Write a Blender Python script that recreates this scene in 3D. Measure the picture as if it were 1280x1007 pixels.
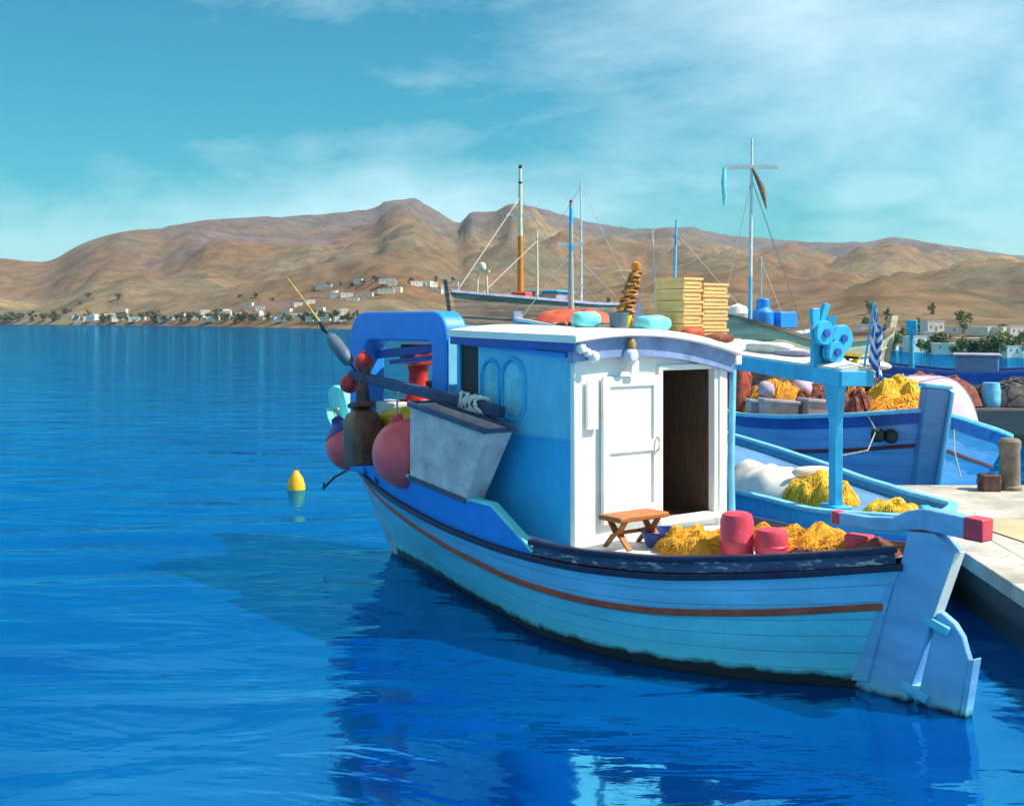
import bpy, bmesh, math, random
import numpy as np
from mathutils import Vector, Matrix, noise

for o in list(bpy.data.objects): bpy.data.objects.remove(o)
scene = bpy.context.scene
COL = scene.collection
R = math.radians

# ------------------------------------------------------------------ camera
cam_d = bpy.data.cameras.new('camera')
cam = bpy.data.objects.new('camera', cam_d); COL.objects.link(cam)
cam.location = (0, 0, 3.0); cam.rotation_euler = (R(90), 0, 0)
cam_d.sensor_width = 36.0; cam_d.lens = 36.0 * 1500 / 1280
cam_d.shift_y = -103.5 / 1280
cam_d.clip_start = 0.1; cam_d.clip_end = 20000
scene.camera = cam

# ------------------------------------------------------------------ sky + sun
SUN_AZ = math.atan2(1.0, -0.12)      # from +Y towards +X
SUN_EL = R(50)
CLOUD_OFF = (2.85, 5.9, 7.4)
world = bpy.data.worlds.new('World'); scene.world = world; world.use_nodes = True
nt = world.node_tree; N = nt.nodes; Lk = nt.links; N.clear()
out = N.new('ShaderNodeOutputWorld'); bg = N.new('ShaderNodeBackground')
sky = N.new('ShaderNodeTexSky'); sky.sky_type = 'NISHITA'; sky.sun_disc = False
sky.sun_elevation = SUN_EL; sky.sun_rotation = SUN_AZ
sky.air_density = 1.0; sky.dust_density = 0.6; sky.ozone_density = 3.0
tint = N.new('ShaderNodeMix'); tint.data_type = 'RGBA'; tint.blend_type = 'MULTIPLY'
tint.inputs[0].default_value = 1.0; tint.inputs[7].default_value = (0.05, 0.54, 0.56, 1)
Lk.new(sky.outputs[0], tint.inputs[6])
tc = N.new('ShaderNodeTexCoord'); mp = N.new('ShaderNodeMapping')
mp.inputs['Scale'].default_value = (1.0, 1.0, 2.0); mp.inputs['Location'].default_value = CLOUD_OFF
Lk.new(tc.outputs['Generated'], mp.inputs[0])
cn = N.new('ShaderNodeTexNoise'); cn.inputs['Scale'].default_value = 1.5
cn.inputs['Detail'].default_value = 10; cn.inputs['Roughness'].default_value = 0.60; cn.inputs['Distortion'].default_value = 0.25
Lk.new(mp.outputs[0], cn.inputs['Vector'])
cr = N.new('ShaderNodeValToRGB'); cr.color_ramp.elements[0].position = 0.44
cr.color_ramp.elements[1].position = 0.66; cr.color_ramp.elements[1].color = (0.62, 0.62, 0.62, 1)
cr.color_ramp.elements[0].color = (0, 0, 0, 1)
Lk.new(cn.outputs[0], cr.inputs[0])
cm = N.new('ShaderNodeMix'); cm.data_type = 'RGBA'
cm.inputs[7].default_value = (5.6, 6.9, 7.4, 1)
# a low bank of soft cloud all round the horizon
sz = N.new('ShaderNodeSeparateXYZ'); Lk.new(tc.outputs['Generated'], sz.inputs[0])
mp2 = N.new('ShaderNodeMapping'); mp2.inputs['Scale'].default_value = (1.0, 1.0, 2.6); mp2.inputs['Location'].default_value = (0.4, 2.2, 0.0); Lk.new(tc.outputs['Generated'], mp2.inputs[0])
bn = N.new('ShaderNodeTexNoise'); bn.inputs['Scale'].default_value = 5.5; bn.inputs['Detail'].default_value = 9; bn.inputs['Roughness'].default_value = 0.55; Lk.new(mp2.outputs[0], bn.inputs['Vector'])
el = N.new('ShaderNodeMapRange'); el.inputs[1].default_value = 0.17; el.inputs[2].default_value = 0.05; el.inputs[3].default_value = -0.22; el.inputs[4].default_value = 0.12; Lk.new(sz.outputs[2], el.inputs[0])
ba = N.new('ShaderNodeMath'); ba.operation = 'ADD'; Lk.new(bn.outputs[0], ba.inputs[0]); Lk.new(el.outputs[0], ba.inputs[1])
br = N.new('ShaderNodeMapRange'); br.inputs[1].default_value = 0.46; br.inputs[2].default_value = 0.64; br.inputs[4].default_value = 0.30; Lk.new(ba.outputs[0], br.inputs[0])
mxm = N.new('ShaderNodeMath'); mxm.operation = 'MAXIMUM'; Lk.new(cr.outputs[0], mxm.inputs[0]); Lk.new(br.outputs[0], mxm.inputs[1])
Lk.new(mxm.outputs[0], cm.inputs[0]); Lk.new(tint.outputs[2], cm.inputs[6])
Lk.new(cm.outputs[2], bg.inputs[0]); bg.inputs[1].default_value = 0.12
Lk.new(bg.outputs[0], out.inputs[0])

sl = bpy.data.lights.new('sun', 'SUN'); sl.energy = 4.8; sl.angle = R(0.53); sl.color = (1.0, 0.90, 0.76)
so = bpy.data.objects.new('sun', sl); COL.objects.link(so)
sv = Vector((math.sin(SUN_AZ) * math.cos(SUN_EL), math.cos(SUN_AZ) * math.cos(SUN_EL), math.sin(SUN_EL)))
so.rotation_euler = (-sv).to_track_quat('-Z', 'Y').to_euler(); so.location = (30, -5, 40)
vs = scene.view_settings
vs.view_transform = 'Standard'; vs.look = 'None'; vs.exposure = 0.78; vs.gamma = 1.0; vs.use_curve_mapping = False

# ------------------------------------------------------------------ materials
def newmat(name):
    m = bpy.data.materials.new(name); m.use_nodes = True
    b = m.node_tree.nodes['Principled BSDF']
    return m, m.node_tree.nodes, m.node_tree.links, b

def paint(name, rgb, rough=0.5, var=0.16, scale=5.0, bump=0.25, streak=(1, 1, 1), wear=None, wear_amt=0.0, spec=0.4, fine=60):
    m, n, l, b = newmat(name)
    t = n.new('ShaderNodeTexCoord'); mp = n.new('ShaderNodeMapping'); mp.inputs['Scale'].default_value = streak
    l.new(t.outputs['Object'], mp.inputs[0])
    a = n.new('ShaderNodeTexNoise'); a.inputs['Scale'].default_value = scale; a.inputs['Detail'].default_value = 8
    a.inputs['Roughness'].default_value = 0.65
    l.new(mp.outputs[0], a.inputs['Vector'])
    r = n.new('ShaderNodeValToRGB')
    lo = [max(0, c * (1 - 1.6 * var)) for c in rgb]; hi = [min(1, c * (1 + 1.3 * var) + 0.02 * var) for c in rgb]
    r.color_ramp.elements[0].position = 0.3; r.color_ramp.elements[0].color = (*lo, 1)
    r.color_ramp.elements[1].position = 0.72; r.color_ramp.elements[1].color = (*hi, 1)
    l.new(a.outputs[0], r.inputs[0]); src = r.outputs[0]
    if wear:
        w = n.new('ShaderNodeTexNoise'); w.inputs['Scale'].default_value = scale * 2.7; w.inputs['Detail'].default_value = 10
        w.inputs['Roughness'].default_value = 0.75; l.new(mp.outputs[0], w.inputs['Vector'])
        wr = n.new('ShaderNodeValToRGB'); wr.color_ramp.elements[0].position = 0.66 - 0.2 * wear_amt
        wr.color_ramp.elements[1].position = 0.72 - 0.2 * wear_amt
        l.new(w.outputs[0], wr.inputs[0])
        x = n.new('ShaderNodeMix'); x.data_type = 'RGBA'; x.inputs[7].default_value = (*wear, 1)
        l.new(wr.outputs[0], x.inputs[0]); l.new(src, x.inputs[6]); src = x.outputs[2]
    l.new(src, b.inputs['Base Color'])
    b.inputs['Specular IOR Level'].default_value = spec
    rr = n.new('ShaderNodeMapRange'); rr.inputs[3].default_value = max(0.05, rough - 0.12); rr.inputs[4].default_value = min(1, rough + 0.18)
    l.new(a.outputs[0], rr.inputs[0]); l.new(rr.outputs[0], b.inputs['Roughness'])
    if bump:
        f = n.new('ShaderNodeTexNoise'); f.inputs['Scale'].default_value = fine; f.inputs['Detail'].default_value = 5
        l.new(mp.outputs[0], f.inputs['Vector'])
        ad = n.new('ShaderNodeMath'); ad.operation = 'ADD'; l.new(a.outputs[0], ad.inputs[0]); l.new(f.outputs[0], ad.inputs[1])
        bp = n.new('ShaderNodeBump'); bp.inputs['Strength'].default_value = bump; bp.inputs['Distance'].default_value = 0.01
        l.new(ad.outputs[0], bp.inputs['Height']); l.new(bp.outputs[0], b.inputs['Normal'])
    return m

def hull_paint(name, rgb, foul, top, var=0.15, tide=None, seams=True):
    """hull topside paint above an uneven fouled bottom; the fouling edge follows the height on the hull"""
    m = paint(name, rgb, rough=0.38, var=var, scale=2.2, bump=0.3, streak=(0.5, 0.5, 2.0), wear=(rgb[0] * .6 + .16, rgb[1] * .6 + .14, rgb[2] * .6 + .14), wear_amt=.06, fine=40)
    n = m.node_tree.nodes; l = m.node_tree.links; b = n['Principled BSDF']
    src = b.inputs['Base Color'].links[0].from_socket
    g = n.new('ShaderNodeAttribute'); g.attribute_name = 'girth'
    gm = n.new('ShaderNodeMath'); gm.operation = 'MULTIPLY'; gm.inputs[1].default_value = 7.0; l.new(g.outputs['Fac'], gm.inputs[0])
    gf = n.new('ShaderNodeMath'); gf.operation = 'PINGPONG'; gf.inputs[1].default_value = 0.5; l.new(gm.outputs[0], gf.inputs[0])
    gs = n.new('ShaderNodeMapRange'); gs.inputs[1].default_value = 0.0; gs.inputs[2].default_value = 0.05; l.new(gf.outputs[0], gs.inputs[0])
    sx = n.new('ShaderNodeMix'); sx.data_type = 'RGBA'; sx.blend_type = 'MULTIPLY'; sx.inputs[0].default_value = 1.0 if seams else 0.0
    sr = n.new('ShaderNodeMapRange'); sr.inputs[3].default_value = 0.72; sr.inputs[4].default_value = 1.0; l.new(gs.outputs[0], sr.inputs[0])
    l.new(src, sx.inputs[6]); l.new(sr.outputs[0], sx.inputs[7]); src = sx.outputs[2]
    tt = n.new('ShaderNodeTexCoord'); mm = n.new('ShaderNodeMapping'); mm.inputs['Scale'].default_value = (7, 7, 0.7); l.new(tt.outputs['Object'], mm.inputs[0])
    sn = n.new('ShaderNodeTexNoise'); sn.inputs['Scale'].default_value = 1.0; sn.inputs['Detail'].default_value = 6; sn.inputs['Roughness'].default_value = 0.7; l.new(mm.outputs[0], sn.inputs['Vector'])
    sq = n.new('ShaderNodeMapRange'); sq.inputs[1].default_value = 0.52; sq.inputs[2].default_value = 0.75; sq.inputs[4].default_value = 0.35; l.new(sn.outputs[0], sq.inputs[0])
    sy = n.new('ShaderNodeMix'); sy.data_type = 'RGBA'; sy.inputs[7].default_value = (rgb[0] * .7 + .06, rgb[1] * .62 + .03, rgb[2] * .55 + .02, 1)
    l.new(sq.outputs[0], sy.inputs[0]); l.new(src, sy.inputs[6]); src = sy.outputs[2]
    if seams and b.inputs['Normal'].is_linked:
        ob = b.inputs['Normal'].links[0].from_node; nb = n.new('ShaderNodeBump'); nb.inputs['Strength'].default_value = 0.5; nb.inputs['Distance'].default_value = 0.012
        l.new(gs.outputs[0], nb.inputs['Height']); l.new(ob.outputs[0], nb.inputs['Normal']); l.new(nb.outputs[0], b.inputs['Normal'])
    t = n.new('ShaderNodeTexCoord'); sp = n.new('ShaderNodeSeparateXYZ'); l.new(t.outputs['Object'], sp.inputs[0])
    no = n.new('ShaderNodeTexNoise'); no.inputs['Scale'].default_value = 7; no.inputs['Detail'].default_value = 7
    l.new(t.outputs['Object'], no.inputs['Vector'])
    k = n.new('ShaderNodeMath'); k.operation = 'MULTIPLY_ADD'; k.inputs[1].default_value = 0.13; k.inputs[2].default_value = -0.065
    l.new(no.outputs[0], k.inputs[0])
    s = n.new('ShaderNodeMath'); s.operation = 'ADD'; l.new(sp.outputs[2], s.inputs[0]); l.new(k.outputs[0], s.inputs[1])
    def band(z0, z1):
        q = n.new('ShaderNodeMapRange'); q.inputs[1].default_value = z0; q.inputs[2].default_value = z1
        l.new(s.outputs[0], q.inputs[0]); return q
    # tide tint just above the fouling
    q1 = band(top, top + 0.16)
    x1 = n.new('ShaderNodeMix'); x1.data_type = 'RGBA'
    x1.inputs[6].default_value = (*(tide or (rgb[0] * 1.2, min(1, rgb[1] * 1.25), rgb[2] * 0.95)), 1)
    l.new(q1.outputs[0], x1.inputs[0]); l.new(src, x1.inputs[7])
    q2 = band(top - 0.035, top + 0.02)
    x2 = n.new('ShaderNodeMix'); x2.data_type = 'RGBA'; x2.inputs[6].default_value = (*foul, 1)
    l.new(q2.outputs[0], x2.inputs[0]); l.new(x1.outputs[2], x2.inputs[7])
    l.new(x2.outputs[2], b.inputs['Base Color'])
    return m

def wood(name, rgb, rough=0.55, grain=(1, 1, 1), var=0.3, scale=9, bump=0.3):
    m = paint(name, rgb, rough=rough, var=var, scale=scale, bump=bump, streak=grain)
    return m

M = {}
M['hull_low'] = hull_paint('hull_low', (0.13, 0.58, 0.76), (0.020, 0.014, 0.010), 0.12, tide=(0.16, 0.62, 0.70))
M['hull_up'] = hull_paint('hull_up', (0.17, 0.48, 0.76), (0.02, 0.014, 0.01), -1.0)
M['navy'] = paint('navy', (0.012, 0.014, 0.055), rough=0.4, var=0.3, wear=(0.16, 0.11, 0.08), wear_amt=0.15, scale=8)
M['rust_stripe'] = paint('rust_stripe', (0.38, 0.06, 0.025), rough=0.45, var=0.25, scale=9)
M['blue'] = paint('blue', (0.02, 0.24, 0.76), rough=0.4, var=0.08, scale=5, bump=0.35, wear=(.12, .34, .62), wear_amt=-.04)
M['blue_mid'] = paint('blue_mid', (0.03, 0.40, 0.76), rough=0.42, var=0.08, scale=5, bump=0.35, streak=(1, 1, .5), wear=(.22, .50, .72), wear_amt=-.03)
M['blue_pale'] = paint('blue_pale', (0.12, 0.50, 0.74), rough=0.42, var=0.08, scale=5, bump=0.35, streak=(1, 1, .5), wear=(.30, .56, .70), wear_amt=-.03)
M['blue_post'] = paint('blue_post', (0.17, 0.40, 0.70), rough=0.4, var=0.18, scale=4, bump=0.25, wear=(.30, .38, .48), wear_amt=.08)
M['pane_blue'] = paint('pane_blue', (0.16, 0.54, 0.72), rough=0.14, var=0.2, scale=4, bump=0.05)
M['sky_edge'] = paint('sky_edge', (0.16, 0.50, 0.72), rough=0.45, var=0.15, scale=5)
M['teal'] = paint('teal', (0.18, 0.66, 0.68), rough=0.45, var=0.15, scale=4)
M['white'] = paint('white', (0.80, 0.79, 0.76), rough=0.42, var=0.05, scale=4, bump=0.2, wear=(.55, .50, .44), wear_amt=0.02)
M['deck'] = paint('deck', (0.66, 0.69, 0.70), rough=0.6, var=0.16, scale=5, bump=0.3, wear=(.36, .38, .42), wear_amt=0.25)
M['worn_strake'] = paint('worn_strake', (0.05, 0.06, 0.15), rough=0.5, var=0.4, scale=5, wear=(0.50, 0.50, 0.45), wear_amt=0.55, streak=(.4, .4, 1.5))
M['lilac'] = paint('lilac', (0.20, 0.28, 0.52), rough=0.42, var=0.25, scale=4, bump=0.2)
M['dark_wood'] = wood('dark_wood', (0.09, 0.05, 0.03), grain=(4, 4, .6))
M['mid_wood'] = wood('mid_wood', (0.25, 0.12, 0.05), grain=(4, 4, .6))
M['stool_wood'] = wood('stool_wood', (0.40, 0.13, 0.025), grain=(1, 5, 5), scale=6)
M['grey_tub'] = paint('grey_tub', (0.56, 0.48, 0.52), rough=0.6, var=0.25, scale=3.5, bump=0.4, wear=(.60, .50, .46), wear_amt=0.4)
M['tub_rim'] = paint('tub_rim', (0.05, 0.07, 0.14), rough=0.6, var=0.3, scale=5)
M['beam_blue'] = paint('beam_blue', (0.02, 0.05, 0.13), rough=0.5, var=0.35, scale=6, wear=(.25, .3, .36), wear_amt=.1)
M['red_ball'] = paint('red_ball', (0.88, 0.10, 0.12), rough=0.3, var=0.16, scale=4, bump=0.06, wear=(.62, .25, .30), wear_amt=.12)
M['ball_blue'] = paint('ball_blue', (0.01, 0.03, 0.22), rough=0.35, var=0.2)
M['brown_can'] = paint('brown_can', (0.16, 0.055, 0.018), rough=0.4, var=0.45, scale=5, bump=0.2, wear=(.13, .055, .02), wear_amt=.3)
M['yellow'] = paint('yellow', (0.92, 0.55, 0.015), rough=0.4, var=0.15, scale=5, bump=0.1)
M['buoy_orange'] = paint('buoy_orange', (0.85, 0.40, 0.01), rough=.4, var=.15)
M['red'] = paint('red', (0.52, 0.028, 0.022), rough=0.38, var=0.2, scale=6, bump=0.12)
M['pink_red'] = paint('pink_red', (0.62, 0.05, 0.09), rough=0.4, var=0.15, scale=7, bump=0.12, wear=(.68, .2, .22), wear_amt=.2)
M['black'] = paint('black', (0.02, 0.02, 0.022), rough=0.5, var=0.3)
M['float_grey'] = paint('float_grey', (0.09, 0.14, 0.20), rough=0.5, var=0.25)
M['rope'] = paint('rope', (0.44, 0.40, 0.30), rough=0.8, var=0.25, scale=20)
M['rope_brown'] = paint('rope_brown', (0.40, 0.18, 0.045), rough=.85, var=.45, scale=14, bump=.6)
M['cane'] = wood('cane', (0.52, 0.36, 0.07))
M['net_yellow'] = paint('net_yellow', (0.88, 0.42, 0.02), rough=0.8, var=0.35, scale=9, bump=0.9, fine=90, wear=(.36, .20, .015), wear_amt=.35)
M['net_orange'] = paint('net_orange', (0.80, 0.25, 0.012), rough=0.8, var=0.4, scale=10, bump=0.9, fine=90, wear=(.25, .11, .012), wear_amt=.4)
M['net_brown'] = paint('net_brown', (0.20, 0.055, 0.035), rough=0.85, var=0.45, scale=8, bump=0.9, fine=80)
M['net_dark'] = paint('net_dark', (0.075, 0.07, 0.075), rough=0.9, var=0.5, scale=8, bump=0.9, fine=80)
M['net_lilac'] = paint('net_lilac', (0.42, 0.34, 0.44), rough=0.85, var=0.25, scale=8, bump=0.8, fine=80)
M['strand_yellow'] = paint('strand_yellow', (0.93, 0.49, 0.04), rough=0.8, var=0.3, scale=14, bump=0)
M['strand_orange'] = paint('strand_orange', (0.88, 0.34, 0.02), rough=0.8, var=0.35, scale=14, bump=0)
M['net_red'] = paint('net_red', (0.42, 0.08, 0.05), rough=0.85, var=0.4, scale=8, bump=0.9, fine=80)
M['tarp_white'] = paint('tarp_white', (0.68, 0.65, 0.60), rough=0.7, var=0.14, scale=3, bump=0.3)
M['basin_blue'] = paint('basin_blue', (0.02, 0.05, 0.24), rough=0.35, var=0.2)
M['lamp_glass'] = paint('lamp_glass', (0.55, 0.58, 0.66), rough=0.15, var=0.08)
M['brass'] = paint('brass', (0.35, 0.2, 0.06), rough=0.35, var=0.2)
M['crate_yellow'] = paint('crate_yellow', (0.84, 0.50, 0.19), rough=0.55, var=0.14, scale=5, wear=(.55, .36, .08), wear_amt=.15)
M['boat_blue'] = hull_paint('boat_blue', (0.03, 0.22, 0.58), (0.02, 0.02, 0.02), 0.12)
M['boat_blue_band'] = paint('boat_blue_band', (0.04, 0.36, 0.68), rough=0.4, var=0.18, scale=4)
M['boat3_blue'] = hull_paint('boat3_blue', (0.15, 0.34, 0.66), (0.02, 0.02, 0.02), 0.12)
M['boat3_band'] = paint('boat3_band', (0.02, 0.09, 0.40), rough=0.4, var=0.2)
M['maroon'] = paint('maroon', (0.10, 0.02, 0.03), rough=0.5, var=0.3)
M['cyan'] = paint('cyan', (0.03, 0.40, 0.70), rough=0.42, var=0.15, scale=4)
M['grey_hull'] = paint('grey_hull', (0.24, 0.15, 0.10), rough=0.7, var=0.45, scale=1.6, bump=0.5, streak=(.25, .25, 3), wear=(.42, .32, .25), wear_amt=.35, fine=14)
M['cream_hull'] = paint('cream_hull', (0.50, 0.43, 0.29), rough=0.7, var=0.3, scale=2, bump=0.5, streak=(.25, .25, 3), wear=(.36, .31, .24), wear_amt=.3, fine=14)
M['lilac_hull'] = paint('lilac_hull', (0.36, 0.34, 0.46), rough=0.5, var=0.2, scale=2)
M['red_tarp'] = paint('red_tarp', (0.60, 0.09, 0.04), rough=0.65, var=0.2, scale=2.5, bump=0.3)
M['pink_tarp'] = paint('pink_tarp', (0.62, 0.45, 0.56), rough=0.7, var=0.12, scale=3, bump=0.25)
M['orange_mast'] = paint('orange_mast', (0.62, 0.21, 0.02), rough=0.5, var=0.2)
M['cream'] = paint('cream', (0.66, 0.60, 0.42), rough=0.5, var=0.12)
M['wire'] = paint('wire', (0.40, 0.40, 0.36), rough=0.5, var=0.1, bump=0)
M['quay_stone'] = paint('quay_stone', (0.44, 0.41, 0.36), rough=0.85, var=0.3, scale=1.3, bump=0.6, wear=(.27, .25, .22), wear_amt=0.4, fine=26)
M['quay_band'] = paint('quay_band', (0.46, 0.38, 0.24), rough=0.85, var=0.15, scale=2, bump=0.4, fine=26)
M['quay_face'] = hull_paint('quay_face', (0.09, 0.08, 0.08), (0.03, 0.03, 0.028), 0.22, tide=(.07, .065, .06), seams=False)  # dark base colour has the face's shade mixed in, fouling below
M['post_paint'] = hull_paint('post_paint', (0.17, 0.40, 0.70), (0.02, 0.014, 0.01), 0.035, seams=False)
M['plaster'] = paint('plaster', (0.66, 0.61, 0.54), rough=0.8, var=0.06, scale=0.2, bump=0)
M['shutter'] = paint('shutter', (0.26, 0.25, 0.24), rough=0.6, var=0.2, bump=0)
M['leaf_dark'] = paint('leaf_dark', (0.08, 0.095, 0.04), rough=0.7, var=0.5, scale=0.5, bump=0)
M['leaf_green'] = paint('leaf_green', (0.17, 0.21, 0.08), rough=0.7, var=0.45, scale=0.8, bump=0)
M['bark'] = paint('bark', (0.10, 0.07, 0.05), rough=0.9, var=0.3, bump=0.3)
M['bollard'] = paint('bollard', (0.22, 0.17, 0.13), rough=0.75, var=0.35, scale=6, bump=0.5)
M['rust'] = paint('rust', (0.12, 0.06, 0.05), rough=0.8, var=0.4, scale=7, bump=0.5)

# water: a gently rippled blue sheet
m, n, l, b = newmat('sea_water')
t = n.new('ShaderNodeTexCoord')
def wnoise(sc, stretch, det, rough=0.55, dist=0.0):
    mp = n.new('ShaderNodeMapping'); mp.inputs['Scale'].default_value = stretch; mp.inputs['Rotation'].default_value = (0, 0, R(12))
    l.new(t.outputs['Object'], mp.inputs[0])
    a = n.new('ShaderNodeTexNoise'); a.inputs['Scale'].default_value = sc; a.inputs['Detail'].default_value = det
    a.inputs['Roughness'].default_value = rough; a.inputs['Distortion'].default_value = dist
    l.new(mp.outputs[0], a.inputs['Vector']); return a
big = wnoise(0.045, (0.5, 1.6, 1), 4); mid = wnoise(0.62, (0.55, 1.5, 1), 4, .45, .6); sm = wnoise(3.2, (0.7, 1.3, 1), 4, .55, .4)
ramp = n.new('ShaderNodeValToRGB'); ramp.color_ramp.elements[0].position = 0.36; ramp.color_ramp.elements[1].position = 0.66
ramp.color_ramp.elements[0].color = (0.0, 0.032, 0.20, 1); ramp.color_ramp.elements[1].color = (0.0, 0.085, 0.27, 1)
mx = n.new('ShaderNodeMath'); mx.operation = 'MULTIPLY_ADD'; mx.inputs[1].default_value = 0.45
l.new(mid.outputs[0], mx.inputs[0])
bm2 = n.new('ShaderNodeMath'); bm2.operation = 'MULTIPLY'; bm2.inputs[1].default_value = 0.55; l.new(big.outputs[0], bm2.inputs[0])
l.new(bm2.outputs[0], mx.inputs[2]); l.new(mx.outputs[0], ramp.inputs[0])
n.remove(b)
b1 = n.new('ShaderNodeBump'); b1.inputs['Distance'].default_value = 0.22; b1.inputs['Strength'].default_value = 0.40
l.new(mid.outputs[0], b1.inputs['Height'])
b2 = n.new('ShaderNodeBump'); b2.inputs['Distance'].default_value = 0.02; b2.inputs['Strength'].default_value = 0.22
l.new(sm.outputs[0], b2.inputs['Height']); l.new(b1.outputs[0], b2.inputs['Normal'])
df = n.new('ShaderNodeBsdfDiffuse'); l.new(ramp.outputs[0], df.inputs['Color'])
gl = n.new('ShaderNodeBsdfGlossy'); gl.inputs['Color'].default_value = (0.10, 0.66, 1.0, 1); gl.inputs['Roughness'].default_value = 0.05
l.new(b2.outputs[0], gl.inputs['Normal'])
fr = n.new('ShaderNodeFresnel'); fr.inputs['IOR'].default_value = 7.0; l.new(b2.outputs[0], fr.inputs['Normal'])
cl = n.new('ShaderNodeMath'); cl.operation = 'MINIMUM'; cl.inputs[1].default_value = 0.80; l.new(fr.outputs[0], cl.inputs[0])
ms = n.new('ShaderNodeMixShader'); l.new(cl.outputs[0], ms.inputs[0]); l.new(df.outputs[0], ms.inputs[1]); l.new(gl.outputs[0], ms.inputs[2])
l.new(ms.outputs[0], n['Material Output'].inputs['Surface'])
M['water'] = m

# terrain: dry hills, ochre and brown with grey-green scrub and violet rock
m, n, l, b = newmat('dry_hill')
t = n.new('ShaderNodeTexCoord')
def tn(sc, det, ro=.6):
    a = n.new('ShaderNodeTexNoise'); a.inputs['Scale'].default_value = sc; a.inputs['Detail'].default_value = det; a.inputs['Roughness'].default_value = ro
    l.new(t.outputs['Object'], a.inputs['Vector']); return a
A = tn(0.0032, 5, .5); B = tn(0.0065, 7, .6); Cn = tn(0.05, 6, .7)
r1 = n.new('ShaderNodeValToRGB'); e = r1.color_ramp.elements
e[0].position = .30; e[0].color = (0.19, 0.14, 0.16, 1); e[1].position = .66; e[1].color = (0.46, 0.31, 0.12, 1)
q = e.new(.42); q.color = (0.24, 0.135, 0.07, 1); q = e.new(.55); q.color = (0.24, 0.175, 0.11, 1)
l.new(A.outputs[0], r1.inputs[0])
r2 = n.new('ShaderNodeValToRGB'); e = r2.color_ramp.elements
e[0].position = .52; e[0].color = (0, 0, 0, 1); e[1].position = .62; e[1].color = (.7, .7, .7, 1); l.new(B.outputs[0], r2.inputs[0])
x1 = n.new('ShaderNodeMix'); x1.data_type = 'RGBA'; x1.inputs[7].default_value = (0.135, 0.125, 0.085, 1)
l.new(r2.outputs[0], x1.inputs[0]); l.new(r1.outputs[0], x1.inputs[6])
r3 = n.new('ShaderNodeValToRGB'); e = r3.color_ramp.elements
e[0].position = .38; e[0].color = (.42, .43, .41, 1); e[1].position = .60; e[1].color = (.80, .80, .80, 1); l.new(Cn.outputs[0], r3.inputs[0])
hs = n.new('ShaderNodeSeparateXYZ'); l.new(t.outputs['Object'], hs.inputs[0])
hn = n.new('ShaderNodeMath'); hn.operation = 'MULTIPLY_ADD'; hn.inputs[1].default_value = 190; l.new(B.outputs[0], hn.inputs[0]); l.new(hs.outputs[2], hn.inputs[2])
hr = n.new('ShaderNodeMapRange'); hr.inputs[1].default_value = 190; hr.inputs[2].default_value = 250; hr.inputs[4].default_value = 0.85; l.new(hn.outputs[0], hr.inputs[0])
xr = n.new('ShaderNodeMix'); xr.data_type = 'RGBA'; xr.inputs[7].default_value = (0.15, 0.125, 0.14, 1); l.new(hr.outputs[0], xr.inputs[0]); l.new(x1.outputs[2], xr.inputs[6]); x1 = xr
x2 = n.new('ShaderNodeMix'); x2.data_type = 'RGBA'; x2.blend_type = 'MULTIPLY'; x2.inputs[0].default_value = 1
l.new(x1.outputs[2], x2.inputs[6]); l.new(r3.outputs[0], x2.inputs[7]); l.new(x2.outputs[2], b.inputs['Base Color'])
b.inputs['Roughness'].default_value = 0.95; b.inputs['Specular IOR Level'].default_value = 0.1
# scattered scrub
vo = n.new('ShaderNodeTexVoronoi'); vo.inputs['Scale'].default_value = 0.055; vo.inputs['Randomness'].default_value = 1.0; l.new(t.outputs['Object'], vo.inputs['Vector'])
vn = n.new('ShaderNodeMath'); vn.operation = 'MULTIPLY_ADD'; vn.inputs[1].default_value = 0.55; vn.inputs[2].default_value = -0.02; l.new(B.outputs[0], vn.inputs[0])
vl = n.new('ShaderNodeMath'); vl.operation = 'LESS_THAN'; l.new(vo.outputs['Distance'], vl.inputs[0]); l.new(vn.outputs[0], vl.inputs[1])
vf = n.new('ShaderNodeMath'); vf.operation = 'MULTIPLY'; vf.inputs[1].default_value = 0.4; l.new(vl.outputs[0], vf.inputs[0])
x3 = n.new('ShaderNodeMix'); x3.data_type = 'RGBA'; x3.inputs[7].default_value = (0.085, 0.085, 0.05, 1); l.new(vf.outputs[0], x3.inputs[0]); l.new(x2.outputs[2], x3.inputs[6]); l.new(x3.outputs[2], b.inputs['Base Color'])
bp = n.new('ShaderNodeBump'); bp.inputs['Strength'].default_value = 0.3; bp.inputs['Distance'].default_value = 5
l.new(Cn.outputs[0], bp.inputs['Height']); l.new(bp.outputs[0], b.inputs['Normal'])
M['hill'] = m

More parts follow.
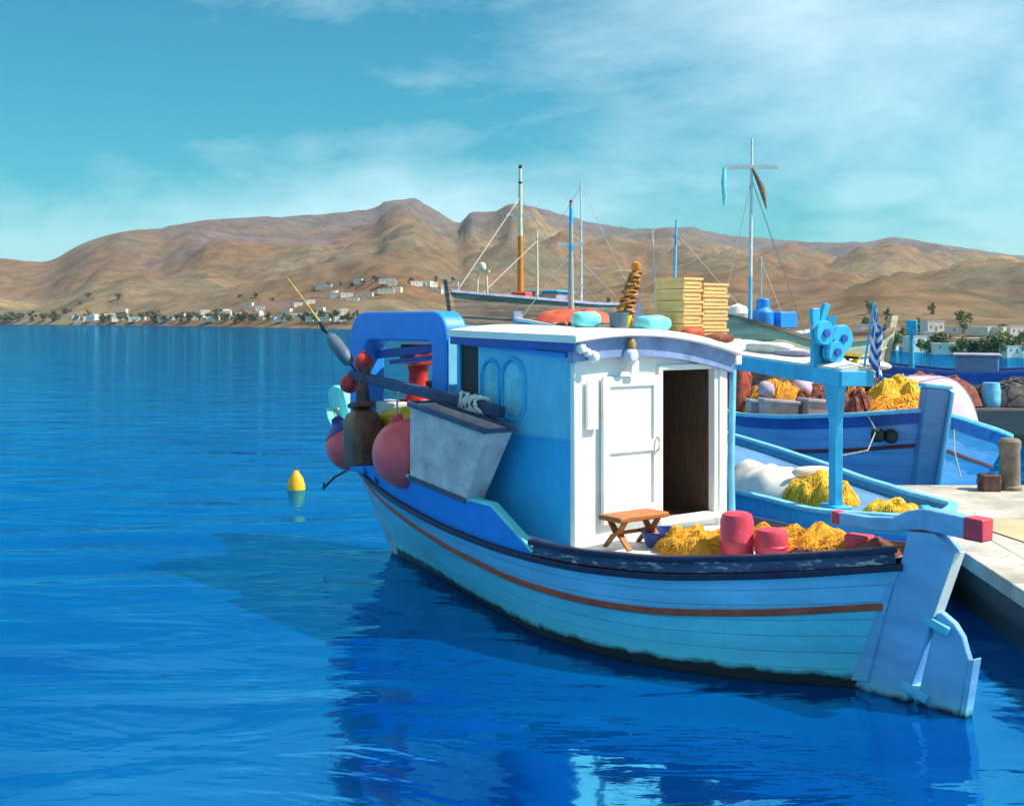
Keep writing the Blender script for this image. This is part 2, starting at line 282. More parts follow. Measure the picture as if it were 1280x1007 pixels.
# ------------------------------------------------------------------ mesh helpers
class MB:
    def __init__(s): s.v = []; s.f = []; s.m = []
    def add(s, vs, fs, mi=0):
        o = len(s.v); s.v += [tuple(p) for p in vs]; s.f += [tuple(i + o for i in f) for f in fs]; s.m += [mi] * len(fs); return s
    def box(s, c, d, mi=0, rot=None, taper=1.0):
        x, y, z = d[0] / 2, d[1] / 2, d[2] / 2
        p = [(-x * taper, -y * taper, -z), (x * taper, -y * taper, -z), (x * taper, y * taper, -z), (-x * taper, y * taper, -z), (-x, -y, z), (x, -y, z), (x, y, z), (-x, y, z)]
        Mx = rot if rot is not None else Matrix.Identity(3)
        p = [Mx @ Vector(q) + Vector(c) for q in p]
        return s.add(p, [(0, 3, 2, 1), (4, 5, 6, 7), (0, 1, 5, 4), (1, 2, 6, 5), (2, 3, 7, 6), (3, 0, 4, 7)], mi)
    def loft(s, rings, closed=True, caps=True, mi=0):
        n = len(rings[0]); vs = [p for r in rings for p in r]; fs = []
        for i in range(len(rings) - 1):
            for j in range(n if closed else n - 1):
                k = (j + 1) % n; fs.append((i * n + j, i * n + k, (i + 1) * n + k, (i + 1) * n + j))
        if caps and closed:
            fs.append(tuple(range(n - 1, -1, -1))); fs.append(tuple((len(rings) - 1) * n + j for j in range(n)))
        return s.add(vs, fs, mi)
    def tube(s, path, r, n=8, mi=0, squash=(1, 1), up=None):
        path = [Vector(p) for p in path]; rs = r if isinstance(r, (list, tuple)) else [r] * len(path); rings = []
        ref = Vector(up) if up else None
        for i, p in enumerate(path):
            d = (path[min(i + 1, len(path) - 1)] - path[max(i - 1, 0)]).normalized()
            if ref is None: ref = Vector((0, 0, 1)) if abs(d.z) < .9 else Vector((1, 0, 0))
            a = d.cross(ref)
            if a.length < 1e-4: a = d.orthogonal()
            a.normalize(); b_ = a.cross(d).normalized()
            rings.append([p + a * (math.cos(2 * math.pi * k / n) * rs[i] * squash[0]) + b_ * (math.sin(2 * math.pi * k / n) * rs[i] * squash[1]) for k in range(n)])
        return s.loft(rings, True, True, mi)
    def bar(s, path, w, h, mi=0, up=(0, 0, 1)):
        """rectangular section swept along a path: w sideways, h along up"""
        path = [Vector(p) for p in path]; up = Vector(up); rings = []
        ws = w if isinstance(w, (list, tuple)) else [w] * len(path); hs = h if isinstance(h, (list, tuple)) else [h] * len(path)
        for i, p in enumerate(path):
            d = (path[min(i + 1, len(path) - 1)] - path[max(i - 1, 0)]).normalized(); a = d.cross(up).normalized(); u = a.cross(d).normalized()
            rings.append([p + a * (sx * ws[i] / 2) + u * (sy * hs[i] / 2) for sx, sy in ((-1, -1), (1, -1), (1, 1), (-1, 1))])
        return s.loft(rings, True, True, mi)
    def lathe(s, prof, n=20, c=(0, 0, 0), mi=0, rot=None):
        Mx = rot if rot is not None else Matrix.Identity(3); c = Vector(c)
        rings = [[Mx @ Vector((max(r, 1e-4) * math.cos(2 * math.pi * k / n), max(r, 1e-4) * math.sin(2 * math.pi * k / n), z)) + c for k in range(n)] for r, z in prof]
        return s.loft(rings, True, True, mi)
    def prism(s, poly, fn, t0, t1, mi=0):
        """poly of 2-d points mapped by fn(a, b, t) at t0 and t1"""
        return s.loft([[fn(a, b_, t0) for a, b_ in poly], [fn(a, b_, t1) for a, b_ in poly]], True, True, mi)
    def build(s, name, mats, parent=None, bevel=0, angle=38, seg=2):
        me = bpy.data.meshes.new(name); me.from_pydata(s.v, [], s.f)
        mats = mats if isinstance(mats, (list, tuple)) else [mats]
        for k in mats: me.materials.append(M[k])
        me.polygons.foreach_set('material_index', s.m)
        bm = bmesh.new(); bm.from_mesh(me); bmesh.ops.recalc_face_normals(bm, faces=bm.faces); bm.to_mesh(me); bm.free()
        me.polygons.foreach_set('use_smooth', [True] * len(me.polygons)); me.set_sharp_from_angle(angle=R(angle)); me.update()
        o = bpy.data.objects.new(name, me); COL.objects.link(o)
        if parent: o.parent = parent
        if bevel:
            b_ = o.modifiers.new('bevel', 'BEVEL'); b_.width = bevel; b_.segments = seg; b_.limit_method = 'ANGLE'; b_.angle_limit = R(40)
        return o

def tag(o, label=None, cat=None, group=None, kind=None):
    if label: o['label'] = label
    if cat: o['category'] = cat
    if group: o['group'] = group
    if kind: o['kind'] = kind
    return o
def empty(name, label, cat, mat=None, group=None):
    o = bpy.data.objects.new(name, None); COL.objects.link(o); o.empty_display_size = .2
    if mat is not None: o.matrix_world = mat
    return tag(o, label, cat, group)
def place(o, mat): o.matrix_world = mat; return o
def copy_tree(o, parent=None):
    c = o.copy(); COL.objects.link(c); c.parent = parent
    for ch in list(o.children): copy_tree(ch, c)
    return c
def frame(x, y, theta, heel=0, z=0):
    """boat frame: +X forward, +Y port, +Z up; theta = heading left of +Y (degrees)"""
    return Matrix.Translation((x, y, z)) @ Matrix.Rotation(R(90 + theta), 4, 'Z') @ Matrix.Rotation(R(heel), 4, 'X')
def at(F, u, v, z, rz=0, rx=0, ry=0):
    return F @ Matrix.Translation((u, v, z)) @ Matrix.Rotation(R(rz), 4, 'Z') @ Matrix.Rotation(R(ry), 4, 'Y') @ Matrix.Rotation(R(rx), 4, 'X')
def interp(tab):
    xs = np.array([p[0] for p in tab], float); ys = np.array([p[1] for p in tab], float); n_ = len(xs)
    h = np.diff(xs); dl = np.diff(ys) / h; mm = np.zeros(n_); mm[0] = dl[0]; mm[-1] = dl[-1]
    for i in range(1, n_ - 1):
        mm[i] = 0 if dl[i - 1] * dl[i] <= 0 else 2 * dl[i - 1] * dl[i] / (dl[i - 1] + dl[i])
    def f(x):
        x = min(max(x, xs[0]), xs[-1]); i = min(int(np.searchsorted(xs, x, side='right')) - 1, n_ - 2); i = max(i, 0)
        t = (x - xs[i]) / h[i]
        return float((2 * t ** 3 - 3 * t ** 2 + 1) * ys[i] + (t ** 3 - 2 * t ** 2 + t) * h[i] * mm[i] + (-2 * t ** 3 + 3 * t ** 2) * ys[i + 1] + (t ** 3 - t ** 2) * h[i] * mm[i + 1])
    return f

class Hull:
    """double-ended hull: half-breadths at waterline and sheer and sheer height, by s = 0 (stern) .. 1 (bow)"""
    def __init__(h, wl, sh, zs, us=(0, -.2), ub=(7.45, 8.0), draft=.55, flare=.9):
        h.wl = interp(wl); h.sh = interp(sh); h.zs = interp(zs); h.us = us; h.ub = ub; h.draft = draft; h.flare = flare
    def p(h, s, z, side=1, off=0.0):
        zs = h.zs(s); q = z / zs
        if q >= 0:
            y = h.wl(s) + (h.sh(s) - h.wl(s)) * min(q, 1.0) ** h.flare
            if q > 1: y += (h.sh(s) - h.wl(s)) * (q - 1) * .6
            u0 = h.us[0] + (h.us[1] - h.us[0]) * q; u1 = h.ub[0] + (h.ub[1] - h.ub[0]) * q ** 1.25
        else:
            k = min(-z / h.draft, 1.0); y = h.wl(s) * (1 - k ** 1.8) + .03 * k; u0 = h.us[0] + .12 * k; u1 = h.ub[0] - 1.0 * k ** 1.2
        return Vector((u0 + (u1 - u0) * s, side * (y + off), z))
    def s_of(h, u, z=None):
        lo, hi = 0.0, 1.0
        for _ in range(30):
            md = (lo + hi) / 2
            if h.p(md, h.zs(md) if z is None else z).x < u: lo = md
            else: hi = md
        return lo
    def girth(h, ob):
        at_ = ob.data.attributes.new('girth', 'FLOAT', 'POINT')
        for i, v in enumerate(ob.data.vertices):
            u = v.co.x; s = h.s_of(u, max(v.co.z, 0)); at_.data[i].value = v.co.z / h.zs(s)
        return ob
    def mesh(h, rows, n=44, mi=None):
        """rows: list of functions s -> z, keel to sheer; mi: material per strip"""
        mb = MB()
        for side in (1, -1):
            rings = [[h.p(s, rf(s), side) for rf in rows] for s in [(.5 - .5 * math.cos(math.pi * i / n)) * .6 + .4 * i / n for i in range(n + 1)]]
            k = len(rows); vs_ = [p_ for r_ in rings for p_ in r_]
            for j in range(k - 1):
                fs = [(i * k + j, i * k + j + 1, (i + 1) * k + j + 1, (i + 1) * k + j) for i in range(n)]
                if j == 0: base = len(mb.v); mb.v += [tuple(p_) for p_ in vs_]
                mb.f += [tuple(a + base for a in f) for f in fs]; mb.m += [mi[j] if mi else 0] * len(fs)
        return mb
    def line(h, s0, s1, zf, side=1, off=0.0, n=30):
        return [h.p(s0 + (s1 - s0) * i / n, zf(s0 + (s1 - s0) * i / n), side, off) for i in range(n + 1)]
    def deck(h, zoff, s0=.0, s1=1.0, inset=.03, camber=.06, n=30):
        mb = MB(); rings = []
        for i in range(n + 1):
            s = s0 + (s1 - s0) * i / n; z = h.zs(s) + zoff; w = max(h.p(s, z).y - inset, .005); u = h.p(s, z).x
            rings.append([Vector((u, w * t, z + camber * (1 - t * t) * min(1, w))) for t in (-1, -.66, -.33, 0, .33, .66, 1)])
        return mb.loft(rings, False, False)

# ------------------------------------------------------------------ the setting: sea, hills
mb = MB(); nx = 24
xs = [-5200 + 10400 * i / nx for i in range(nx + 1)]; ys = [-300 + 6300 * (j / nx) ** 1.5 for j in range(nx + 1)]
mb.add([(x, y, 0) for y in ys for x in xs], [(j * (nx + 1) + i, j * (nx + 1) + i + 1, (j + 1) * (nx + 1) + i + 1, (j + 1) * (nx + 1) + i) for j in range(nx) for i in range(nx)])
tag(mb.build('sea', 'water'), 'calm bright blue harbour water with fine ripples', kind='structure')

RIDGE = interp([(-700, 340), (-300, 318), (-60, 316), (0, 320), (50, 325), (110, 299), (160, 286), (200, 284), (215, 279), (300, 270), (370, 268), (440, 261), (470, 257), (482, 249), (515, 247), (545, 261), (575, 276), (590, 262), (615, 263), (640, 253), (690, 263), (750, 278), (800, 284), (860, 282), (900, 291), (960, 297), (1020, 301), (1080, 301), (1120, 295), (1170, 303), (1230, 312), (1280, 318), (1600, 300), (2100, 330)])
SHORE = interp([(-700, 1200), (0, 860), (200, 640), (430, 400), (700, 300), (1000, 150), (1280, 95), (2100, 90)])
RDIST = interp([(-700, 1700), (0, 1700), (500, 2000), (700, 2400), (1000, 3000), (1280, 3300), (2100, 3300)])
def terrain_z(px, d):
    t = (px - 640) / 1500; sh = SHORE(px); rd = RDIST(px); Hr = (400 - RIDGE(px)) / 1500 * rd
    q = (d - sh) / (rd - sh); x = t * d
    if q <= 1:
        g = max(q, 0) ** 1.55
        v = Vector((x * .0022, d * .0022, 1.7))
        rg = noise.ridged_multi_fractal(v, .9, 2.1, 6, 1.0, 2.0, noise_basis='PERLIN_ORIGINAL') - 1.0
        v2 = Vector((x * .007 + 9, d * .004, .3))
        rg2 = noise.fractal(v2, 1.0, 2.0, 5, noise_basis='PERLIN_ORIGINAL')
        am = math.sin(math.pi * min(max(q, 0), 1)) ** .8
        z = Hr * (g + am * (.15 * rg + .15 * rg2))
        z += Hr * ((.012 + .05 * max(0, q - .55)) * noise.fractal(Vector((x * .02, d * .02, 4.0)), .9, 2.1, 5) + .018 * rg2) * min(1, q * 2.5)
        if q > .85: z = z * (1 - (q - .85) / .15 * .0)
        z = max(z, -3.0 + (6.0 * min(1, max(q, 0) * 60) if q > 0 else 0))
        if q < 0: z = -3
        zmax = Hr * (d / rd) * .995 if q > .6 else 1e9      # nothing in front of the crest stands above it
        return min(z, zmax + 6 * (1 - q) * rg2) if q < .999 else Hr + Hr * .014 * noise.fractal(Vector((x * .022, d * .022, 4.0)), .8, 2.1, 4)
    return Hr * max(0, 1 - (q - 1) * 2.2)
cols = [-500 + 5.6 * i for i in range(440)]; qs = [-.02, 0, .004, .012] + [.02 + .98 * (k / 88) ** 1.25 for k in range(89)] + [1.05, 1.15, 1.4]
mb = MB(); vsx = []
for q in qs:
    for px in cols:
        d = SHORE(px) + q * (RDIST(px) - SHORE(px)); vsx.append(((px - 640) / 1500 * d, d, terrain_z(px, d)))
nc = len(cols)
mb.add(vsx, [(j * nc + i, j * nc + i + 1, (j + 1) * nc + i + 1, (j + 1) * nc + i) for j in range(len(qs) - 1) for i in range(nc - 1)])
tag(mb.build('hills', 'hill', angle=180), 'dry brown and ochre hills behind the harbour', kind='structure')
def ground(px, d): return Vector(((px - 640) / 1500 * d, d, terrain_z(px, d)))

# ------------------------------------------------------------------ quay
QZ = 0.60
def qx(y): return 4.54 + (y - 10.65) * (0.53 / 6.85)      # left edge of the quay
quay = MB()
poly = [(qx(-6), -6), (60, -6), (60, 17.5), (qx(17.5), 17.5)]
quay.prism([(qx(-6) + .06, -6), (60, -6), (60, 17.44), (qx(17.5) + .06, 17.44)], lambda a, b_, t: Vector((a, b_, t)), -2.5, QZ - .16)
qo = tag(quay.build('quay', 'quay_face', angle=30), 'concrete quay with pale top and face coloured dark for shade', kind='structure')
rs = random.Random(4)
# coping stones along the quay's two visible edges and paving slabs behind them
def slab(x0, x1, y0, y1, z0, z1, mat='quay_stone', name='paving_slab', skew=None):
    fx = skew or (lambda x, y: x)
    mb = MB(); mb.loft([[Vector((fx(x, y), y, z)) for x, y in ((x0, y0), (x1, y0), (x1, y1), (x0, y1))] for z in (z0, z1)])
    return mb.build(name, mat, qo, bevel=.012)
sk = lambda x, y: qx(y) + x
yy = -4.0
while yy < 17.3:
    y1 = min(yy + 1.5, 17.5); slab(0, .5, yy + .008, y1 - .008, QZ - .158, QZ + rs.uniform(-.004, .006), name='coping_stone', skew=sk); yy = y1
yy = -4.0
while yy < 17.3:
    y1 = min(yy + 2.15, 17.5); xx = .5
    while xx < 9:
        band = 1.9 < xx < 2.0
        w = 2.0
        slab(xx + .006, xx + w - .006, yy + .006, y1 - .006, QZ - .158, QZ + rs.uniform(-.004, .004), skew=sk); xx += w
    yy = y1
mb = MB(); mb.loft([[Vector((x, y, z)) for x, y in ((qx(13) + .9, 12.2), (14, 12.9), (14, 14.4), (qx(14) + .55, 14.4))] for z in (QZ + .006, QZ + .011)])
mb.build('sand_coloured_band', 'quay_band', qo)
mb = MB(); mb.loft([[Vector((x, y, z)) for x, y in ((qx(0) + 9, -4), (59, -4), (59, 17.4), (qx(17) + 9, 17.4))] for z in (QZ - .158, QZ)])
mb.build('apron', 'quay_stone', qo)
# mooring post and rusty block
mb = MB(); mb.lathe([(.17, -.02), (.17, .04), (.145, .06), (.14, .55), (.155, .6), (.155, .68), (.12, .72)], 16)
o = mb.build('mooring_post', 'bollard'); o.location = (7.05, 17.0, QZ + .006); tag(o, 'weathered grey mooring post at the far edge of the quay', 'bollard')
mb = MB(); mb.box((0, 0, .11), (.26, .24, .24)); mb.tube([(-.17, 0, .13), (.17, 0, .13)], .05, 10)
o = mb.build('mooring_block', 'rust', bevel=.02); o.location = (6.72, 16.9, QZ + .004); tag(o, 'low rusty mooring block beside the grey post', 'bollard')

# ------------------------------------------------------------------ net heaps, sacks
def heap_fn(rx, ry, h, seed, lumps=2.2, amp=.35, fold=.0):
    def z(x, y):
        r = math.hypot(x / rx, y / ry)
        if r >= 1: return -.03
        v = Vector((x * lumps / max(rx, ry) + seed * 3.1, y * lumps / max(rx, ry), seed))
        nz = noise.fractal(v, 1.2, 2.0, 3)
        base = h * (1 - r ** 3.2) ** .7 * (1 + amp * nz)
        if fold: base += fold * math.sin(9 * (x / rx + .7 * y / ry) + 4 * nz) * (1 - r)
        return max(base, .0) - .02
    return z
def heap(name, mat, rx, ry, h, seed, strands=0, smat=None, lumps=2.2, amp=.35, fold=.0, rim=.12, srad=.008):
    z = heap_fn(rx, ry, h, seed, lumps, amp, fold); mb = MB(); nr, na = 20, 56; rings = []
    rr = random.Random(seed)
    def edge(a): return 1 + rim * noise.noise(Vector((math.cos(a) * 1.7, math.sin(a) * 1.7, seed * 2.3)))
    for i in range(nr + 1):
        k = 1 - (i / nr) ** 1.0
        k = max(k, .001)
        rings.append([Vector((rx * k * edge(2 * math.pi * j / na) * math.cos(2 * math.pi * j / na), ry * k * edge(2 * math.pi * j / na) * math.sin(2 * math.pi * j / na), z(rx * k * .995 * math.cos(2 * math.pi * j / na), ry * k * .995 * math.sin(2 * math.pi * j / na)))) for j in range(na)])
    mb.loft(rings, True, True); o = mb.build(name, mat, angle=60)
    if strands:
        sb = MB()
        for k in range(strands):
            a = rr.uniform(0, 6.28); rad = rr.uniform(0, .85); x, y = rx * rad * math.cos(a), ry * rad * math.sin(a)
            d = rr.uniform(0, 6.28); pts = []
            for q in range(rr.randint(9, 18)):
                if math.hypot(x / rx, y / ry) > .97: break
                pts.append((x, y, z(x, y) + .006 + rr.uniform(0, .012))); d += rr.uniform(-.55, .55)
                x += .045 * math.cos(d) * max(rx, ry) * 1.6; y += .045 * math.sin(d) * max(rx, ry) * 1.3
            if len(pts) > 2: sb.tube(pts, srad * rr.uniform(.6, 1.3), 4)
        st = sb.build('net_strands', smat, o, angle=180); st['kind'] = 'stuff'
    return o

# ------------------------------------------------------------------ THE FISHING BOAT
F1 = frame(2.856, 9.847, 38)
H1 = Hull([(0, .06), (.08, .53), (.17, .86), (.255, 1.03), (.375, 1.08), (.55, .83), (.76, .42), (.9, .17), (1, .04)],
          [(0, .06), (.06, .38), (.134, .70), (.224, 1.08), (.317, 1.27), (.415, 1.33), (.51, 1.30), (.66, 1.10), (.8, .77), (.915, .40), (1, .06)],
          [(0, 1.06), (.134, .88), (.224, .81), (.317, .79), (.415, .81), (.51, .86), (.66, .95), (.8, 1.03), (.915, 1.10), (1, 1.16)], us=(0, -.45), ub=(7.0, 8.0))
boat = empty('fishing_boat', 'bright blue wooden fishing boat with white cabin moored stern to the quay', 'boat', F1)
def stripe_z(s): return H1.zs(s) - .26 - .08 * (1 - s) ** 2
rows = [lambda s: -.55, lambda s: -.38, lambda s: -.2, lambda s: -.05, lambda s: .06, lambda s: .2, lambda s: (.2 + stripe_z(s)) / 2, stripe_z, lambda s: (stripe_z(s) + H1.zs(s)) / 2, lambda s: H1.zs(s)]
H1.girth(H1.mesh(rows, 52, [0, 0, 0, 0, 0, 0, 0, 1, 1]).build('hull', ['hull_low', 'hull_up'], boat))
H1.deck(.075, .0, 1.0).build('deck', 'deck', boat)
for side in (1, -1):
    mb = MB(); mb.bar(H1.line(0.0, 1, lambda s: H1.zs(s), side, .012, 48), .07, .058); mb.build('rubbing_rail', 'navy', boat, bevel=.012)
    mb = MB(); mb.bar(H1.line(0.0, 1, stripe_z, side, .008, 48), .034, .055); mb.build('stripe_moulding', 'rust_stripe', boat, bevel=.008)
    sA = H1.s_of(2.62)
    mb = MB(); mb.bar(H1.line(0.01, sA, lambda s: H1.zs(s) + .155, side, .0, 30), .085, .05); mb.build('toe_rail', 'navy', boat, bevel=.012)
    mb = MB(); mb.bar(H1.line(0.01, sA, lambda s: H1.zs(s) + .084, side, -.015, 30), .03, .094); mb.build('toe_strake', 'worn_strake', boat)
    # bow washboard: blue outside, teal inside and on the cap
    def wtop(s): return H1.zs(s) + .05 + min(1, max(0, (s - sA) / .045)) * (.37 + .18 * max(0, (s - .45) / .55))
    n_ = 40; mbw = MB(); mbi = MB(); cap = []; ro = []; ri = []
    for i in range(n_ + 1):
        s = sA + (1 - sA) * i / n_
        if i == 1: s = sA + .02
        if i == 2: s = sA + .045
        zb = H1.zs(s) + .03; zt = wtop(s)
        ro.append([H1.p(s, zb, side, -.01), H1.p(s, zt, side, -.01)]); ri.append([H1.p(s, zb, side, -.05), H1.p(s, zt, side, -.05)]); cap.append(H1.p(s, zt + .012, side, -.028))
    mbw.loft([[a[0], a[1], b_[1], b_[0]] for a, b_ in zip(ro, ri)]); wb = mbw.build('bow_washboard', ['blue'], boat)
    mb = MB(); mb.bar(cap, .10, .035); mb.build('washboard_cap', 'teal', wb, bevel=.008)
    mb = MB(); mb.loft([[a + Vector((0, -side * .012, .004)) , a + Vector((0, -side * .004, .004)), b_ + Vector((0, -side * .004, -.01)), b_ + Vector((0, -side * .012, -.01))] for a, b_ in ri]); mb.build('inner_lining', 'teal', wb)
# stem
mb = MB(); path = []
for z, u in ((-.5, 5.95), (-.25, 6.62), (0, 6.98), (.3, 7.19), (.6, 7.45), (.9, 7.74), (1.16, 8.01)): path.append(Vector((u, 0, z)))
mb.bar(path, .13, .16, up=(1, 0, 0)); mb.build('stem', 'post_paint', boat, bevel=.01)
mb = MB(); mb.prism([(7.96, 1.10), (8.16, 1.10), (8.30, 1.55), (8.62, 1.62), (8.72, 2.02), (8.56, 2.10), (8.30, 2.06), (8.14, 1.72)], lambda a, b_, t: Vector((a, t, b_)), -.07, .07); mb.build('stem_head', 'teal', boat, bevel=.015)
mb = MB(); mb.tube([(8.05, .06, 1.02), (8.25, .22, .88), (8.38, .32, .72)], .016, 6); mb.tube([(8.28, .36, .80), (8.38, .32, .71), (8.46, .26, .76)], .015, 6); mb.build('bow_hook', 'black', boat)
# stern post: a deep raked plank, sunlight on its aft edge painted in as white strips
mb = MB(); mb.prism([(.12, -.5), (-.36, -.5), (-.48, 0), (-.72, .75), (-.90, 1.24), (-.72, 1.36), (-.50, 1.345), (-.40, 1.0), (-.15, .25), (.02, 0)], lambda a, b_, t: Vector((a, t, b_)), -.075, .075)
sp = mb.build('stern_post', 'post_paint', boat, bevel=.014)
mb = MB(); mb.prism([(-.712, .72), (-.90, 1.235), (-.908, 1.232), (-.72, .717)], lambda a, b_, t: Vector((a, t, b_)), -.066, .066); mb.build('painted_sun_strip', 'white', sp)
mb = MB(); mb.prism([(-.475, .03), (-.66, .60), (-.668, .598), (-.483, .028)], lambda a, b_, t: Vector((a, t, b_)), -.066, .066); mb.build('painted_sun_strip', 'white', sp)
mb = MB(); mb.prism([(-.47, 1.345), (-.72, 1.365), (-.72, 1.372), (-.47, 1.352)], lambda a, b_, t: Vector((a, t, b_)), -.065, .065); mb.build('post_cap', 'rust_stripe', sp)
mb = MB(); mb.prism([(-.14, .08), (.1, .05), (-.14, .88), (-.37, .92)], lambda a, b_, t: Vector((a, t, b_)), -.10, .10); mb.build('deadwood', 'post_paint', boat, bevel=.012)
# rudder hung behind the post
mb = MB(); mb.prism([(-.54, -.55), (-.84, -.55), (-.90, -.08), (-1.00, .42), (-.97, .50), (-.94, .60), (-.87, .69), (-.76, .755), (-.70, .73), (-.68, .55), (-.59, .2), (-.54, 0)], lambda a, b_, t: Vector((a, t, b_)), -.035, .035)
rd = mb.build('rudder', 'post_paint', boat, bevel=.012)
mb = MB(); mb.prism([(-.845, -.5), (-.89, -.5), (-1.05, .46), (-1.00, .44)], lambda a, b_, t: Vector((a, t, b_)), -.055, .055); mb.build('rudder_edge', 'post_paint', rd, bevel=.008)
for z, u in ((.66, -.71), (.10, -.53)):
    mb = MB(); mb.box((u - .02, 0, z), (.24, .17, .07), rot=Matrix.Rotation(R(-17), 3, 'Y')); mb.build('gudgeon', 'blue_pale', rd, bevel=.01)
# tiller: kinked blue beam with red painted ends
mb = MB(); tp = [(.16, 0.02, 1.36), (-.10, .02, 1.355), (-.36, .015, 1.375), (-.50, .01, 1.43), (-.62, .0, 1.455), (-.90, 0, 1.44), (-.98, 0, 1.435)]
mb.bar(tp, [.10, .10, .11, .13, .15, .15, .15], [.10, .105, .115, .15, .165, .165, .165]); tl = mb.build('tiller', 'blue_post', boat, bevel=.012)
mb = MB(); mb.bar([(.235, .02, 1.362), (.158, .02, 1.36)], .108, .108); mb.build('red_end', 'pink_red', tl, bevel=.012)
mb = MB(); mb.bar([(-.972, 0, 1.436), (-1.13, 0, 1.43)], .157, .172); mb.build('red_end', 'pink_red', tl, bevel=.012)

# cabin ---------------------------------------------------------------------
U0, U1, VP, VS = 2.45, 4.30, 1.0, -1.07
ZB = .80
def roof_z(u, v):
    t = (v - VP) / (VS - VP)
    return 2.80 + (2.66 - 2.80) * t + .10 * (1 - (2 * t - 1) ** 2) + .02 * (u - U0)
mb = MB()
# port wall in two blues (upper paler, bounce light painted in), starboard wall, front
zsplit = 1.87
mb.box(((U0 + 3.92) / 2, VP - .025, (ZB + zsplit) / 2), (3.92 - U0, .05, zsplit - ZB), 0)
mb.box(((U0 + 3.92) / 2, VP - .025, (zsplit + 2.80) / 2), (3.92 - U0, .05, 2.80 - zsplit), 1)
mb.box(((3.92 + U1) / 2, VP - .025, (ZB + 2.1) / 2), (U1 - 3.92, .05, 2.1 - ZB), 0)
mb.box((4.275, VP - .025, 2.47), (.05, .05, .74), 0)
mb.box(((U0 + U1) / 2, VS + .025, (ZB + 2.70) / 2), (U1 - U0, .05, 2.70 - ZB), 0)
mb.box((U1 - .025, (VP + VS) / 2, 1.5), (.05, VP - VS - .1, 1.4), 0)
for v in (-.95, -.35, .3, .9): mb.box((U1 - .025, v, 2.45), (.05, .06, .62), 0)
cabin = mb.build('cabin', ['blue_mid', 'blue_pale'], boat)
mb = MB(); mb.box((4.09, VP - .03, 2.43), (.32, .012, .66)); mb.build('side_window', 'black', cabin)
mb = MB(); mb.box((U1 - .03, (VP + VS) / 2, 2.45), (.012, VP - VS - .14, .6)); mb.build('windscreen', 'black', cabin)
# aft wall pieces round the door opening
DL, DR, DZ0, DZ1 = -.16, -.90, 1.04, 2.50
mb = MB()
mb.box((U0 + .025, (VP + DL) / 2, (ZB + 2.72) / 2), (.05, VP - DL - .002, 2.72 - ZB))
mb.box((U0 + .025, (VS + DR) / 2, (ZB + 2.66) / 2), (.05, DR - VS - .002, 2.66 - ZB))
mb.box((U0 + .025, (DL + DR) / 2, (DZ1 + 2.80) / 2), (.05, DL - DR, 2.80 - DZ1))
mb.box((U0 + .025, (DL + DR) / 2, (ZB + DZ0) / 2), (.05, DL - DR, DZ0 - ZB))
mb.build('aft_wall', 'white', cabin)
mb = MB(); mb.box((U0 - .02, VP - .03, (ZB + 2.62) / 2), (.06, .10, 2.62 - ZB)); mb.build('corner_post', 'white', cabin, bevel=.012)
mb = MB(); mb.box((U0 - .02, VS + .05, (ZB + 2.60) / 2), (.06, .12, 2.60 - ZB)); mb.build('corner_post', 'white', cabin, bevel=.012)
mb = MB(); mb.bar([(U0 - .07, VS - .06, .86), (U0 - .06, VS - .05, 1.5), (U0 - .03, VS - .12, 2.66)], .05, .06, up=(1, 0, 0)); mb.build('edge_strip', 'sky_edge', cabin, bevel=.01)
mb = MB(); mb.box((U0 - .05, VS - .13, 2.60), (.10, .10, .13)); mb.build('roof_bracket', 'white', cabin, bevel=.015)
# door frame + sliding leaf with panels
mb = MB(); fr = .06
mb.box((U0 - .015, DL + .03, (DZ0 + DZ1) / 2), (.035, .06, DZ1 - DZ0 + .02)); mb.box((U0 - .015, DR - .03, (DZ0 + DZ1) / 2), (.035, .06, DZ1 - DZ0 + .02)); mb.box((U0 - .016, (DL + DR) / 2, DZ1 + .035), (.035, DL - DR + .12, .05)); mb.box((U0 - .04, (DL + DR) / 2, DZ0 - .03), (.10, DL - DR + .16, .05))
mb.build('door_frame', 'white', cabin, bevel=.008)
LL, LR, LZ0, LZ1 = .66, -.10, 1.06, 2.46
mb = MB(); st = .09
for v in (LL - st / 2, LR + st / 2): mb.box((U0 - .035, v, (LZ0 + LZ1) / 2), (.04, st, LZ1 - LZ0))
for z, hh in ((LZ0 + .08, .16), (1.78, .11), (LZ1 - .05, .10)): mb.box((U0 - .034, (LL + LR) / 2, z), (.036, LL - LR - 2 * st + .004, hh))
leaf = mb.build('door', 'white', cabin, bevel=.008)
mb = MB(); mb.box((U0 - .022, (LL + LR) / 2, (LZ0 + LZ1) / 2), (.02, LL - LR - .02, LZ1 - LZ0 - .02)); mb.build('door_panel', 'white', cabin)
mb = MB(); mb.tube([(U0 - .06, LR + .05, 1.72), (U0 - .085, LR + .05, 1.74), (U0 - .085, LR + .05, 1.84), (U0 - .06, LR + .05, 1.86)], .009, 6); mb.build('door_handle', 'brass', cabin)
mb = MB(); mb.box((U0 - .03, .78, 2.2), (.03, .14, .46)); mb.build('hinge_board', 'white', cabin, bevel=.006)
